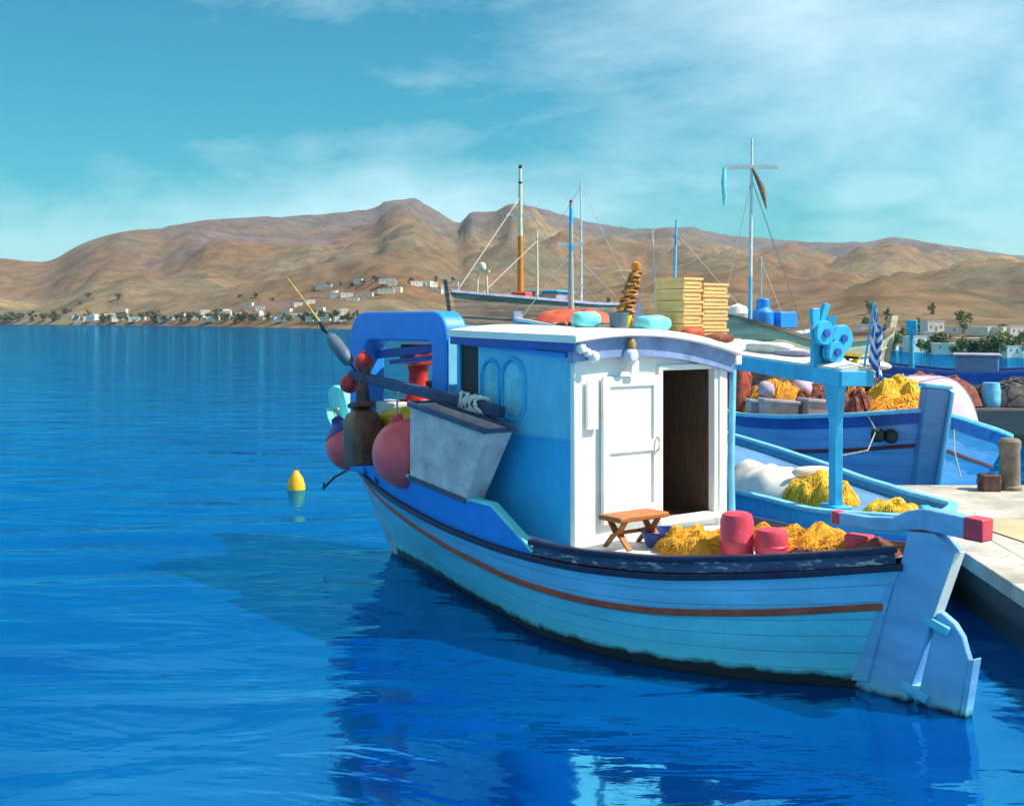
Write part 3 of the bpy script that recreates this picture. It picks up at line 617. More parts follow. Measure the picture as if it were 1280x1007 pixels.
# interior seen through the door
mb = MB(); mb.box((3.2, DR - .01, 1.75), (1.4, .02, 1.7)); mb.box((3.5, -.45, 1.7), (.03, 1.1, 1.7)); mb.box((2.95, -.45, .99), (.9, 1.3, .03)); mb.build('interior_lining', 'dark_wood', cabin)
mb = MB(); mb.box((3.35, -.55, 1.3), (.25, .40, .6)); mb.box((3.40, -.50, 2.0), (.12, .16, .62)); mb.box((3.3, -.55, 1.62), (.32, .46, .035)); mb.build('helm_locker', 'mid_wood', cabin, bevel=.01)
mb = MB(); mb.tube([Vector((3.16, -.55 + .17 * math.cos(a), 1.86 + .17 * math.sin(a))) for a in [i * 2 * math.pi / 20 for i in range(21)]], .015, 6)
for a in range(0, 360, 60): mb.tube([(3.16, -.55, 1.86), (3.16, -.55 + .22 * math.cos(R(a)), 1.86 + .22 * math.sin(R(a)))], .011, 5)
mb.tube([(3.16, -.55, 1.86), (3.36, -.55, 1.86)], .02, 6); mb.build('steering_wheel', 'mid_wood', cabin)
# arched moulded panels on the port wall
def arch_pts(uc, z0, z1, w, k=12):
    r = w / 2; pts = [(uc + r, z0 + r * .6)] ; pts += [(uc + r * math.cos(a), z1 - r + r * math.sin(a)) for a in [math.pi * i / k for i in range(k + 1)]]
    pts += [(uc - r, z0 + r * .6), (uc - r * .5, z0), (uc + r * .5, z0)]; return pts
for uc, z0, z1, w in ((3.33, 2.02, 2.62, .36), (3.70, 2.05, 2.60, .28)):
    pts = arch_pts(uc, z0, z1, w); mb = MB(); loop = [Vector((a, VP + .008, b_)) for a, b_ in pts + pts[:2]]
    mb.tube(loop, .022, 6, up=(0, 1, 0)); wn = mb.build('arched_window', 'blue_mid', cabin)
    ins = [(uc + (a - uc) * .82, z0 + .04 + (b_ - z0) * .86) for a, b_ in pts]
    mb = MB(); mb.prism(ins, lambda a, b_, t: Vector((a, t, b_)), VP - .01, VP + .006); mb.build('painted_pane', 'pane_blue', cabin)
mb = MB(); mb.bar([(U0 + .02, VP + .006, zsplit), (3.9, VP + .006, zsplit)], .014, .02); mb.build('waist_moulding', 'blue_mid', cabin)
# roof: cambered white slab with blue fascia
def roof_ring(u, dv, z_off):
    ks = 14; return [(u, VP + dv + (VS - VP - 2 * dv) * i / ks) for i in range(ks + 1)]
mb = MB(); rings = []
for u in (2.28, 2.30, 3.0, 3.8, 4.30, 4.34):
    e_ = .012 if u in (2.28, 4.34) else 0
    top = [Vector((a, b_, roof_z(a, b_) + .075 - e_)) for a, b_ in roof_ring(u, .10, 0)]; bot = [Vector((a, b_, roof_z(a, b_) + .005 + e_)) for a, b_ in reversed(roof_ring(u, .10, 0))]
    rings.append(top + bot)
mb.loft(rings); mb.build('roof', 'white', cabin, angle=30)
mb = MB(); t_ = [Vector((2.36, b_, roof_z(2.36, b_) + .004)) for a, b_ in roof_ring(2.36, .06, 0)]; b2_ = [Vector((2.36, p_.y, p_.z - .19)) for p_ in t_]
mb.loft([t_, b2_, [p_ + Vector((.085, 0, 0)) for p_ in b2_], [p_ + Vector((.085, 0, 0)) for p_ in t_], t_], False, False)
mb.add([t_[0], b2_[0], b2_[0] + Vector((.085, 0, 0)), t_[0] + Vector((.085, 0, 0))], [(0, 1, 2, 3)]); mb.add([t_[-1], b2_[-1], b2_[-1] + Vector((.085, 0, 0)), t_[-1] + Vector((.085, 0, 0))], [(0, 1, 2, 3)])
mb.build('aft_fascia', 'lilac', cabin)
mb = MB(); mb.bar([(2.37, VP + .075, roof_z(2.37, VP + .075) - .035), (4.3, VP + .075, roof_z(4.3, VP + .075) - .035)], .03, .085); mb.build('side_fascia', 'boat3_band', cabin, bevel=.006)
mb = MB(); mb.bar([(2.5, VP + .02, 2.67), (4.28, VP + .02, 2.77)], .05, .04); mb.build('roof_batten', 'blue', cabin)
# lamp over the door
mb = MB(); rt = Matrix.Rotation(R(-90), 3, 'Y'); mb.lathe([(.0, .0), (.075, .0), (.082, .03), (.075, .06), (.05, .085), (0, .09)], 18, (2.365, .36, 2.66), rot=rt); lp = mb.build('deck_lamp', 'lamp_glass', cabin)
mb = MB(); mb.lathe([(.045, 0), (.05, .05), (.03, .09), (0, .10)], 14, (2.33, .36, 2.73)); mb.build('lamp_cap', 'brass', cabin)
mb = MB(); mb.box((2.345, .30, 2.55), (.02, .10, .12)); mb.build('lamp_plate', 'white', cabin, bevel=.004)
for q, (z, r_) in enumerate(((2.74, .055), (2.70, .045), (2.66, .06))):
    mb = MB(); mb.lathe([(0, -r_), (r_ * .8, -r_ * .6), (r_, 0), (r_ * .8, r_ * .6), (0, r_)], 10, (2.34 - .01 * q, VP - .01 - .07 * q, z)); mb.build('white_cleat', 'white', cabin)

# bow canopy frame: broad blue hoop standing fore and aft
def rrect(u0, u1, z0, z1, r0, r1):
    pts = [(u1, z0)]
    pts += [(u1 - r1 + r1 * math.cos(a), z1 - r1 + r1 * math.sin(a)) for a in [math.pi / 2 * i / 8 for i in range(9)]]
    pts += [(u0 + r0 - r0 * math.sin(a), z1 - r0 + r0 * math.cos(a)) for a in [math.pi / 2 * i / 8 for i in range(9)]]
    return pts + [(u0, z0)]
vA, vB = .54, .84
outer = rrect(4.74, 6.80, 1.15, 3.10, .26, .34); inner = rrect(5.02, 6.46, 1.15, 2.76, .08, .16)
mb = MB(); K = len(outer); rings = []
for i in range(K):
    (ou, oz), (iu, iz) = outer[i], inner[i]
    sl_ = .10 * (oz - 1.15)
    rings.append([Vector((ou, vA, oz)), Vector((ou, vB, oz)), Vector((iu, vB, iz)), Vector((iu, vA, iz))])
mb.loft(rings); cf = mb.build('canopy_frame', 'blue', boat, bevel=.03, seg=3)
mb = MB(); mb.bar([(4.728, (vA + vB) / 2, 1.3), (4.728, (vA + vB) / 2, 2.80)], .24, .014, up=(1, 0, 0)); mb.build('painted_lit_edge', 'sky_edge', cf, bevel=.004)  # paler strip paints sunlight onto the aft leg
mb = MB(); mb.bar([(5.04, .66, 2.70), (6.46, .66, 2.58)], .05, .10); mb.bar([(5.04, .56, 2.60), (6.1, .56, 2.50)], .3, .05); mb.build('canopy_tie', 'boat3_band', cf, bevel=.01)
# second hoop post on the starboard side carrying the same top
mb = MB()
for u in (4.88, 6.6): mb.bar([(u, -.55, 1.1), (u, -.55, 2.76)], .1, .1, up=(1, 0, 0))
mb.bar([(4.75, -.55, 2.80), (6.7, -.55, 2.80)], .12, .12); mb.bar([(4.88, -.5, 2.82), (4.88, .56, 2.90)], .1, .1); mb.bar([(6.6, -.5, 2.82), (6.6, .56, 2.90)], .1, .1); mb.build('starboard_frame', 'blue', cf, bevel=.012)
# fore and aft pole carried over the washboard, on two stanchions
mb = MB(); mb.bar([(6.25, 1.12, 2.36), (5.2, 1.14, 2.27), (4.2, 1.16, 2.19), (3.30, 1.17, 2.10)], .09, .11); pl = mb.build('side_pole', 'beam_blue', boat, bevel=.012)
for u, v, zt, vb in ((6.0, 1.10, 2.30, .93), (4.42, 1.14, 2.16, 1.15)):
    mb = MB(); mb.tube([(u, vb, 1.1), (u, vb + .02, 1.5), (u, v, zt)], .03, 8); mb.build('stanchion', 'beam_blue', pl)
mb = MB(); rr = random.Random(3)
for k in range(5):
    a = 3.62 + .08 * k; mb.tube([Vector((a + .05 * math.sin(q * 2.1 + k), 1.17 + .075 * math.cos(q), 2.145 + .01 * k + .08 * math.sin(q))) for q in [i * .55 for i in range(13)]], .018, 5)
mb.build('rope_lashing', 'tarp_white', pl)

# ------------------------------------------------------------------ gear on the fishing boat
# big grey tapered tub leaning on the washboard
mb = MB()
def tub_ring(k, v0, v1):   # k 0 bottom .. 1 top ; slanted four-sided tub in boat coordinates
    a = Vector((4.48 + (4.40 - 4.48) * k, 0, 1.34 + (2.14 - 1.34) * k)); b_ = Vector((3.50 + (3.08 - 3.50) * k, 0, 1.22 + (1.95 - 1.22) * k))
    g = .05 * (1 - k)
    return [Vector((a.x, v0 + g, a.z)), Vector((a.x, v1 - g, a.z)), Vector((b_.x, v1 - g, b_.z)), Vector((b_.x, v0 + g, b_.z))]
def sh_ring(rg, d):
    c = sum(rg, Vector()) / 4; return [c + (p - c) * d for p in rg]
o_ = [tub_ring(k, 1.20, 1.52) for k in (0, .33, .66, 1)]; i_ = [[p + (sum(r_, Vector()) / 4 - p).normalized() * .04 for p in r_] for r_ in o_]; i_[0] = [p + Vector((0, 0, .05)) for p in i_[0]]
mb.loft(o_ + i_[::-1], True, True)
tub = mb.build('fishing_tub', 'grey_tub', bevel=.02); place(tub, F1.copy()); tag(tub, 'big worn grey tapered tub leaning on the bow washboard', 'tub')
mb = MB(); tr = tub_ring(1.0, 1.185, 1.535); mb.bar(tr + tr[:1], .05, .05); mb.build('tub_rim', 'tub_rim', tub, bevel=.008)
mb = MB(); tr = tub_ring(.03, 1.195, 1.525); mb.bar([tr[1], tr[2]], .03, .05); mb.build('tub_foot', 'tub_rim', tub)

# round fenders
def ball(r): 
    mb = MB(); mb.lathe([(0, -r)] + [(r * math.cos(a), r * math.sin(a)) for a in [R(-80 + 10 * i) for i in range(17)]] + [(.07, r * 1.0), (.06, r * 1.16), (0, r * 1.17)], 28)
    return mb
E1 = empty('ball_fender', 'pink-red ball fender hanging at the bow behind the brown canister', 'buoy', at(F1, 6.95, .72, 1.45, 0, -20, 25), 'ball fenders')
ball(.32).build('ball', 'red_ball', E1, angle=60)
mb = MB(); mb.lathe([(.255, .205), (.185, .272), (.09, .325), (.06, .40), (0, .41)], 24); mb.build('blue_end', 'ball_blue', E1)
mb = MB(); mb.tube([(0, 0, .36), (.02, -.05, .5), (.16, -.22, .50)], .014, 6); mb.build('lanyard', 'rope', E1)
E2 = empty('ball_fender', 'large pink-red ball fender squeezed beside the grey tub', 'buoy', at(F1, 4.92, 1.22, 1.56, 0, -12, 10), 'ball fenders')
ball(.38).build('ball', 'red_ball', E2, angle=60)
mb = MB(); mb.tube([(0, 0, .42), (0, -.05, .55), (.05, -.14, .66)], .014, 6); mb.build('lanyard', 'rope', E2)
# brown canister hung from the pole
E3 = empty('brown_canister', 'dark brown bottle-shaped canister hung from the bow pole', 'canister', at(F1, 5.82, 1.22, 1.34, -12, 0, 7) @ Matrix.Scale(1.12, 4))
mb = MB()
def rr_ring(w, d, z, k=6):
    pts = []
    for q in range(24):
        a = 2 * math.pi * q / 24; c, s_ = math.cos(a), math.sin(a); pts.append(Vector((w * math.copysign(abs(c) ** .45, c), d * math.copysign(abs(s_) ** .45, s_), z)))
    return pts
mb.loft([rr_ring(.20, .13, 0), rr_ring(.235, .16, .03), rr_ring(.235, .16, .46), rr_ring(.20, .13, .53), rr_ring(.10, .08, .57), rr_ring(.09, .075, .60)]); mb.build('body', 'brown_can', E3, angle=50)
mb = MB(); mb.loft([rr_ring(.15, .115, .595), rr_ring(.16, .12, .61), rr_ring(.16, .12, .635), rr_ring(.13, .10, .65)]); mb.build('cap', 'rust', E3)
mb = MB(); mb.tube([(0, 0, .64), (.01, -.01, .76), (-.02, -.06, .90), (0, -.06, 1.0)], [.06, .055, .05, .05], 8); mb.build('hanging_strap', 'rust', E3)
# yellow drum
mb = MB(); mb.lathe([(0, 0), (.12, 0), (.13, .02), (.13, .44), (.12, .46), (.06, .47), (.055, .5), (0, .5)], 20); o = mb.build('yellow_drum', 'yellow', bevel=.005)
place(o, at(F1, 5.92, .86, 1.83, 0, 0, -82)); tag(o, 'small yellow drum lying behind the ball fenders', 'drum')
mb = MB(); mb.box((0, 0, .24), (.75, .30, .48), taper=.92); o = mb.build('teal_fish_box', 'teal', bevel=.02); place(o, at(F1, 5.55, .75, 1.30)); tag(o, 'teal fish box under the yellow drum in the bow', 'box')
mb = MB(); mb.box((0, 0, .12), (.6, .34, .24), taper=.9); o = mb.build('white_fish_box', 'tarp_white', bevel=.02); place(o, at(F1, 6.35, .50, 1.78)); tag(o, 'white fish box in the bow beneath the canopy frame', 'box')
mb = MB(); mb.box((0, 0, .36), (.75, .7, .72)); o = mb.build('bow_locker', 'teal', bevel=.02); place(o, at(F1, 6.4, .2, 1.06)); tag(o, 'teal bow locker under the canopy frame', 'locker')
# marker rod
E4 = empty('marker_rod', 'thin yellow cane rod with dark float slanting off the bow', 'rod', at(F1, 6.10, 1.12, 2.36))
P0, P1 = Vector((0, 0, 0)), Vector((1.45, .18, 1.18))
def lp_(k): return P0 + (P1 - P0) * k
mb = MB(); mb.tube([lp_(0), lp_(.5)], .014, 6); mb.build('shaft', 'black', E4)
mb = MB(); mb.tube([lp_(.48), lp_(1.0)], [.016, .008], 6); mb.build('cane_tip', 'cane', E4)
mb = MB(); mb.tube([lp_(k) for k in (.10, .13, .2, .3, .37, .40)], [.02, .065, .085, .085, .06, .02], 12); mb.build('float', 'float_grey', E4)
mb = MB(); mb.tube([lp_(.42), lp_(.46), lp_(.52)], [.02, .045, .02], 10); mb.build('knot', 'black', E4)
# red hauling winch under the canopy
E5 = empty('red_winch', 'red net winch with dark cap under the bow canopy', 'winch', at(F1, 6.12, .28, 1.78))
mb = MB(); mb.lathe([(.17, 0), (.16, .05), (.12, .10), (.115, .34), (.13, .38), (.13, .42)], 18, (0, 0, .26)); mb.box((0, 0, .13), (.36, .32, .28), taper=1.0); mb.build('column', 'red', E5, bevel=.01)
mb = MB(); mb.box((0, .02, .77), (.34, .30, .19)); mb.build('head', 'red', E5, bevel=.03)
mb = MB(); mb.lathe([(.21, .86), (.22, .88), (.21, .93), (.10, .95)], 18); mb.build('cap', 'black', E5)
mb = MB(); mb.lathe([(.11, 0), (.12, .02), (.10, .06), (.10, .22), (.12, .27), (.0, .28)], 16, (-.42, .02, .16)); mb.box((-.42, .02, .085), (.24, .24, .17)); mb.build('warping_drum', 'red', E5, bevel=.01)
mb = MB(); mb.lathe([(.13, .44), (.13, .50), (.05, .53)], 14, (-.42, .02, 0)); mb.build('drum_cap', 'black', E5)
mb = MB(); mb.lathe([(0, 0)] + [(.115 * math.cos(R(a)), .11 + .11 * math.sin(R(a))) for a in range(-75, 76, 15)] + [(.03, .215), (.025, .245), (0, .25)], 18); o = mb.build('red_float', 'red', angle=60); place(o, at(F1, 6.02, 1.10, 2.40)); tag(o, 'small red float on the end of the bow pole', 'float', 'red floats on the bow pole')
o2 = o.copy(); COL.objects.link(o2); place(o2, at(F1, 6.26, 1.15, 2.14)); tag(o2, 'small red float hanging just under the bow pole', 'float', 'red floats on the bow pole')
# wooden stool with crossed legs
E6 = empty('wooden_stool', 'small varnished brown wooden stool with crossed legs before the cabin door', 'stool', at(F1, 2.02, .62, .925, 90))
mb = MB(); mb.box((0, 0, .275), (.62, .30, .05)); mb.build('seat', 'stool_wood', E6, bevel=.012)
for x in (-.21, .21):
    for sg in (1, -1):
        mb = MB(); off = .013 * sg; mb.bar([(x + off, -.15 * sg, -.005), (x + off, -.03 * sg, .12), (x + off, .03 * sg, .14), (x + off, .12 * sg, .252)], .024, [.055, .075, .075, .06], up=(1, 0, 0)); mb.build('leg', 'stool_wood', E6, bevel=.006)
mb = MB(); mb.bar([(-.2, 0, .135), (.2, 0, .135)], .03, .035); mb.build('stretcher', 'stool_wood', E6, bevel=.005)
# blue basin, nets, red tins on the after deck
mb = MB(); mb.lathe([(.0, .0), (.15, 0), (.21, .15), (.225, .15), (.222, .165), (.20, .16), (.14, .02), (0, .015)], 24); o = mb.build('blue_basin', 'basin_blue'); place(o, at(F1, 1.86, .40, .905)); tag(o, 'dark blue plastic basin on the after deck by the stool', 'basin')
mb = MB(); mb.lathe([(.0, .0), (.15, 0), (.19, .10), (.10, .16), (0, .17)], 16); 
def put_heap(name, label, cat, mat, F, u, v, z, rx, ry, h, seed, rz=0, group=None, **k):
    o = heap(name, mat, rx, ry, h, seed, **k); place(o, at(F, u, v, z, rz)); return tag(o, label, cat, group)
put_heap('net_heap', 'orange fishing net heaped between the blue basin and the red tins', 'fishing net', 'net_orange', F1, 1.45, .36, .93, .46, .36, .18, 5, strands=420, srad=.0045, amp=.5, lumps=3.0, smat='strand_orange', fold=.03, group='nets on the after deck')
put_heap('net_heap', 'long orange fishing net heaped along the after deck beside the tiller', 'fishing net', 'net_orange', F1, .58, -.17, .96, .92, .32, .20, 8, strands=620, srad=.0045, amp=.55, lumps=3.4, smat='strand_orange', fold=.03, group='nets on the after deck')
put_heap('net_heap', 'low brown net spread along the stern rail under the orange net', 'fishing net', 'net_brown', F1, .42, .14, .97, .42, .13, .09, 12, strands=40, smat='net_brown', fold=.01)
def tin(nm, label, u, v, r, h, seed):
    mb = MB(); mb.lathe([(r * .9, 0), (r, .02), (r, h * .30), (r * 1.05, h * .33), (r * 1.05, h * .38), (r, h * .41), (r, h * .80), (r * .88, h * .95), (r * .6, h), (0, h)], 22)
    o = mb.build(nm, 'pink_red'); place(o, at(F1, u, v, H1.zs(H1.s_of(u)) + .075 + .04)); tag(o, label, 'tin', 'red tins'); return o
tin('red_tin', 'tall pink-red round tin standing on the after deck rail', .99, .38, .145, .38, 1)
tin('red_tin', 'short pink-red round tin next to the taller red tin', .72, .245, .14, .23, 2)
mb = MB(); mb.box((0, 0, .05), (.22, .14, .12)); o = mb.build('red_block', 'pink_red', bevel=.02); place(o, at(F1, .02, -.02, 1.13, 15)); tag(o, 'small dull red block tucked in the stern', 'block')
put_heap('dark_sacking', 'dark brown sacking stuffed in the stern under the tiller', 'sacking', 'net_brown', F1, -.16, 0, 1.12, .24, .11, .12, 15)

# cabin roof clutter
def rz_(u, v): return roof_z(u, v) + .072
def crate(F, u, v, z, rz, mat, L, W, Hh, name, label, group):
    E = empty(name, label, 'crate', at(F, u, v, z, rz), group)
    mb = MB(); t = .014
    mb.box((0, 0, t / 2), (L - .02, W - .02, t))
    for sy in (1, -1): mb.box((0, sy * (W / 2 - t / 2), Hh / 2), (L, t, Hh - .004))
    for sx in (1, -1): mb.box((sx * (L / 2 - t / 2), 0, Hh / 2), (t, W - 2 * t - .001, Hh - .006))
    mb.build('tray', mat, E, bevel=.004)
    mb = MB()
    for sy in (1, -1): mb.box((0, sy * (W / 2 + .006), Hh - .014), (L + .024, .012, .024)); mb.box((0, sy * (W / 2 + .005), Hh * .45), (L - .05, .009, .014))
    for sx in (1, -1): mb.box((sx * (L / 2 + .006), 0, Hh - .0145), (.012, W - .001, .023)); mb.box((sx * (L / 2 + .005), 0, Hh * .45), (.009, W - .05, .014))
    mb.build('rim', mat, E); return E
rr = random.Random(11)
order = ['bottom', 'second', 'third', 'fourth', 'top']
proto = {}
for nm_, v, n_, L, W in (('inner', -.62, 5, .40, .26), ('outer', -.96, 5, .40, .36)):
    for k in range(n_):
        z = rz_(2.62, v) + .01 + k * .118 + (.0 if v > -.8 else .02)
        crate(F1, 2.66 + rr.uniform(-.01, .01), v + rr.uniform(-.008, .008), z, 0 + rr.uniform(-2, 2), 'crate_yellow', L, W, .117, 'fish_crate', f'{order[k]} yellow fish crate in the {nm_} stack on the cabin roof, {"narrow" if nm_ == "inner" else "wide"} stack', 'yellow fish crates on the cabin roof')
def soft_bundle(name, label, cat, mat, u, v, w, d, h, seed, rz=0, z=None, F=F1):
    mb = MB(); rings = []
    for k in range(13):
        a = -1 + 2 * k / 12; sc = (1 - abs(a) ** 3.2) ** .45 if abs(a) < 1 else .02
        ring = []
        for j in range(20):
            b_ = 2 * math.pi * j / 20; c, s_ = math.cos(b_), math.sin(b_)
            nz = 1 + .10 * noise.noise(Vector((a * 2 + seed, c * 1.5, s_ * 1.5)))
            ring.append(Vector((w / 2 * a, d / 2 * sc * math.copysign(abs(c) ** .7, c) * nz, h / 2 + h / 2 * sc * math.copysign(abs(s_) ** .7, s_) * nz)))
        rings.append(ring)
    mb.loft(rings); o = mb.build(name, mat, angle=70); place(o, at(F, u, v, (rz_(u, v) if z is None else z) - .01, rz)); return tag(o, label, cat)
soft_bundle('teal_bundle', 'bright teal rolled bundle on the aft edge of the cabin roof', 'bundle', 'teal', 2.62, -.22, .40, .26, .17, 1.5, 90)
soft_bundle('teal_cloth', 'dull teal cloth bundle on the cabin roof beside the rope post', 'cloth', 'teal', 3.0, .34, .30, .26, .17, 4.5, 70)
mb = MB(); mb.lathe([(.08, 0), (.10, .14), (.108, .145), (.105, .155), (.09, .15), (.075, .02), (0, .015)], 16); o = mb.build('teal_pail', 'float_grey'); place(o, at(F1, 2.72, .16, rz_(2.72, .16))); tag(o, 'grey-teal pail on the cabin roof next to the teal cloth', 'pail')
E7 = empty('yellow_pot', 'small yellow pot with dark lid on the cabin roof', 'pot', at(F1, 3.0, -.20, rz_(3.0, -.2)))
mb = MB(); mb.lathe([(.06, 0), (.068, .02), (.068, .15), (.06, .17), (0, .17)], 16); mb.build('body', 'yellow', E7)
mb = MB(); mb.lathe([(.078, .165), (.078, .185), (.02, .2), (.015, .22), (0, .225)], 16); mb.build('lid', 'black', E7)
soft_bundle('brown_sail', 'rolled reddish brown cloth at the foot of the yellow crates', 'cloth', 'net_brown', 2.36, -.90, .42, .16, .10, 7.2, 90)
soft_bundle('red_cloth', 'small crumpled coral red cloth on the roof before the yellow crates', 'cloth', 'red_tarp', 2.40, -.55, .26, .15, .09, 9.2, 80)
mb = MB(); mb.box((0, 0, .05), (.42, .3, .1), taper=.9); o = mb.build('blue_tray', 'cyan', bevel=.01); place(o, at(F1, 3.02, -.62, rz_(3.02, -.62), 10)); tag(o, 'shallow blue tray on the roof behind the yellow crates', 'tray')
# rope-wrapped post
E8 = empty('rope_post', 'leaning orange-brown post wrapped in rope on the cabin roof', 'post', at(F1, 3.4, -.58, rz_(3.4, -.58)))
mb = MB(); mb.tube([(0, .10, -.02), (0, -.16, .70)], [.075, .035], 10); mb.build('pole', 'mid_wood', E8)
mb = MB(); pts = []
for k in range(170):
    q = k / 169; a = k * .62; r_ = .105 * (1 - q) + .05 * q + .012 * math.sin(k * .9); pts.append((r_ * math.cos(a) + .012 * math.sin(k * 2.3), .10 - .25 * q + r_ * math.sin(a), .66 * q + .012 * math.sin(k * 1.7)))
mb.tube(pts, .02, 5); mb.build('rope_coil', 'rope_brown', E8)
mb = MB(); mb.bar([(-.02, .24, .36), (0, -.02, .42), (.02, -.22, .36)], .025, .03); mb.build('crossbar', 'mid_wood', E8)
mb = MB(); mb.lathe([(.045, .68), (.055, .70), (.05, .76), (0, .78)], 12, (0, -.155, 0)); mb.build('post_head', 'orange_mast', E8)

# yellow mooring buoy
E9 = empty('mooring_buoy', 'yellow pear-shaped mooring buoy floating alone on open water', 'buoy', Matrix.Translation((-3.83, 21.3, -.09)))
mb = MB(); mb.lathe([(0, -.25), (.10, -.22), (.155, -.05), (.165, .05), (.155, .16), (.12, .29), (.06, .38), (.035, .42), (0, .43)], 24); mb.build('float', 'buoy_orange', E9, angle=60)
mb = MB(); mb.lathe([(.166, .0), (.178, .015), (.178, .045), (.166, .06)], 24); mb.build('collar', 'buoy_orange', E9)
mb = MB(); mb.tube([(.03 * math.cos(a), 0, .44 + .03 * math.sin(a)) for a in [i * .52 for i in range(13)]], .008, 6); mb.build('ring', 'rust', E9)

# ------------------------------------------------------------------ second boat, alongside
def std_hull(L, B, zmid, zst, zbw, blunt=1.0, us=-.15, rake=.55, draft=.5):
    b_ = B / 2
    return Hull([(0, .06), (.08, .42 * b_ * blunt), (.17, .66 * b_ * blunt), (.3, .80 * b_), (.45, .82 * b_), (.6, .68 * b_), (.8, .34 * b_), (.92, .12 * b_), (1, .04)],
                [(0, .06), (.05, .34 * b_ * blunt), (.13, .62 * b_ * blunt), (.24, .88 * b_), (.4, 1.0 * b_), (.55, .97 * b_), (.7, .80 * b_), (.85, .46 * b_), (.94, .2 * b_), (1, .06)],
                [(0, zst), (.15, zst * .45 + zmid * .55), (.38, zmid), (.6, zmid * .8 + zbw * .2), (.85, zmid * .35 + zbw * .65), (1, zbw)], us=(0, us), ub=(L - rake, L), draft=draft)
F2 = frame(4.10, 12.15, 13)
H2 = std_hull(6.6, 2.05, .98, 1.02, 1.45, blunt=1.35)
b2 = empty('blue_boat', 'blue open fishing boat with awning and yellow nets beside the main boat', 'boat', F2)
H2.mesh([lambda s: -.5, lambda s: -.2, lambda s: 0, lambda s: .2, lambda s: H2.zs(s) * .55, lambda s: H2.zs(s) - .22, lambda s: H2.zs(s)], 40, [0, 0, 0, 0, 0, 1]).build('hull', ['boat_blue', 'boat_blue_band'], b2)
H2.girth(b2.children[0])
H2.deck(-.10, 0, 1).build('deck', 'boat3_blue', b2)
for side in (1, -1):
    mb = MB(); mb.bar(H2.line(0, 1, lambda s: H2.zs(s) + .01, side, -.01, 40), .11, .05); mb.build('gunwale', 'sky_edge', b2, bevel=.012)
    mb = MB(); mb.bar(H2.line(0, 1, lambda s: H2.zs(s) - .21, side, .01, 40), .03, .035); mb.build('rubbing_strake', 'blue', b2, bevel=.008)
mb = MB(); mb.prism([(.1, -.4), (-.1, -.4), (-.32, 1.12), (-.12, 1.15), (-.02, .9)], lambda a, b_, t: Vector((a, t, b_)), -.055, .055); mb.build('stern_post', 'boat_blue_band', b2, bevel=.012)
mb = MB(); mb.prism([(6.0, 0), (6.14, 0), (6.78, 1.75), (6.58, 1.75)], lambda a, b_, t: Vector((a, t, b_)), -.055, .055); mb.build('stem', 'boat_blue_band', b2, bevel=.012)
# awning narrowing aft with one flared post
aw = [(.62, .50, .16, 2.44), (2.0, .66, -.22, 2.50), (3.6, .84, -.5, 2.58), (5.3, .9, -.6, 2.66)]
mb = MB(); mb.loft([[Vector((u, p_, z)), Vector((u, q_, z)), Vector((u, q_, z + .05)), Vector((u, (p_ + q_) / 2, z + .09)), Vector((u, p_, z + .05))] for u, p_, q_, z in aw]); awn = mb.build('awning', 'tarp_white', b2, angle=25)
mb = MB(); mb.bar([(u, p_ + .012, z - .055) for u, p_, q_, z in aw], .045, .17); mb.bar([(.61, .52, 2.38), (.61, .14, 2.38)], .045, .16); mb.bar([(u, q_ - .012, z - .05) for u, p_, q_, z in aw], .04, .14); mb.build('awning_fascia', 'cyan', awn, bevel=.008)
mb = MB(); mb.prism([(.74, .98), (.88, .98), (.87, 1.9), (1.02, 2.40), (.64, 2.40), (.74, 1.9)], lambda a, b_, t: Vector((a, t, b_)), .42, .52); pst = mb.build('awning_post', 'cyan', b2, bevel=.012)
mb = MB(); mb.box((.80, .47, .98), (.34, .2, .10)); mb.build('post_foot', 'blue_mid', pst, bevel=.012)
for v in (.72, .34): mb = MB(); mb.bar([(5.1, v, 1.1), (5.1, v, 2.6)], .07, .07, up=(1, 0, 0)); mb.build('awning_post', 'cyan', b2)
put_heap('tarp_heap', 'crumpled off-white tarpaulin heaped amidships in the blue open boat', 'tarpaulin', 'tarp_white', F2, 2.7, .30, .86, .95, .48, .40, 21, amp=.45, fold=.02, lumps=1.6)
put_heap('net_heap', 'large bright yellow net heap behind the awning post', 'fishing net', 'net_yellow', F2, 1.62, .22, .84, .58, .42, .36, 24, strands=420, srad=.0045, amp=.4, lumps=2.6, smat='strand_yellow', fold=.03, group='yellow nets in the open boat')
put_heap('net_heap', 'smaller yellow net heap in the stern between awning post and tiller', 'fishing net', 'net_yellow', F2, .48, -.05, .90, .50, .30, .18, 27, strands=360, srad=.0045, amp=.4, lumps=2.6, smat='strand_yellow', fold=.03, group='yellow nets in the open boat')
soft_bundle('sail_roll', 'pale rolled cloth lying on top of the yellow net', 'roll', 'tarp_white', 2.0, .12, .55, .15, .13, 3.3, 90, z=1.17, F=F2)
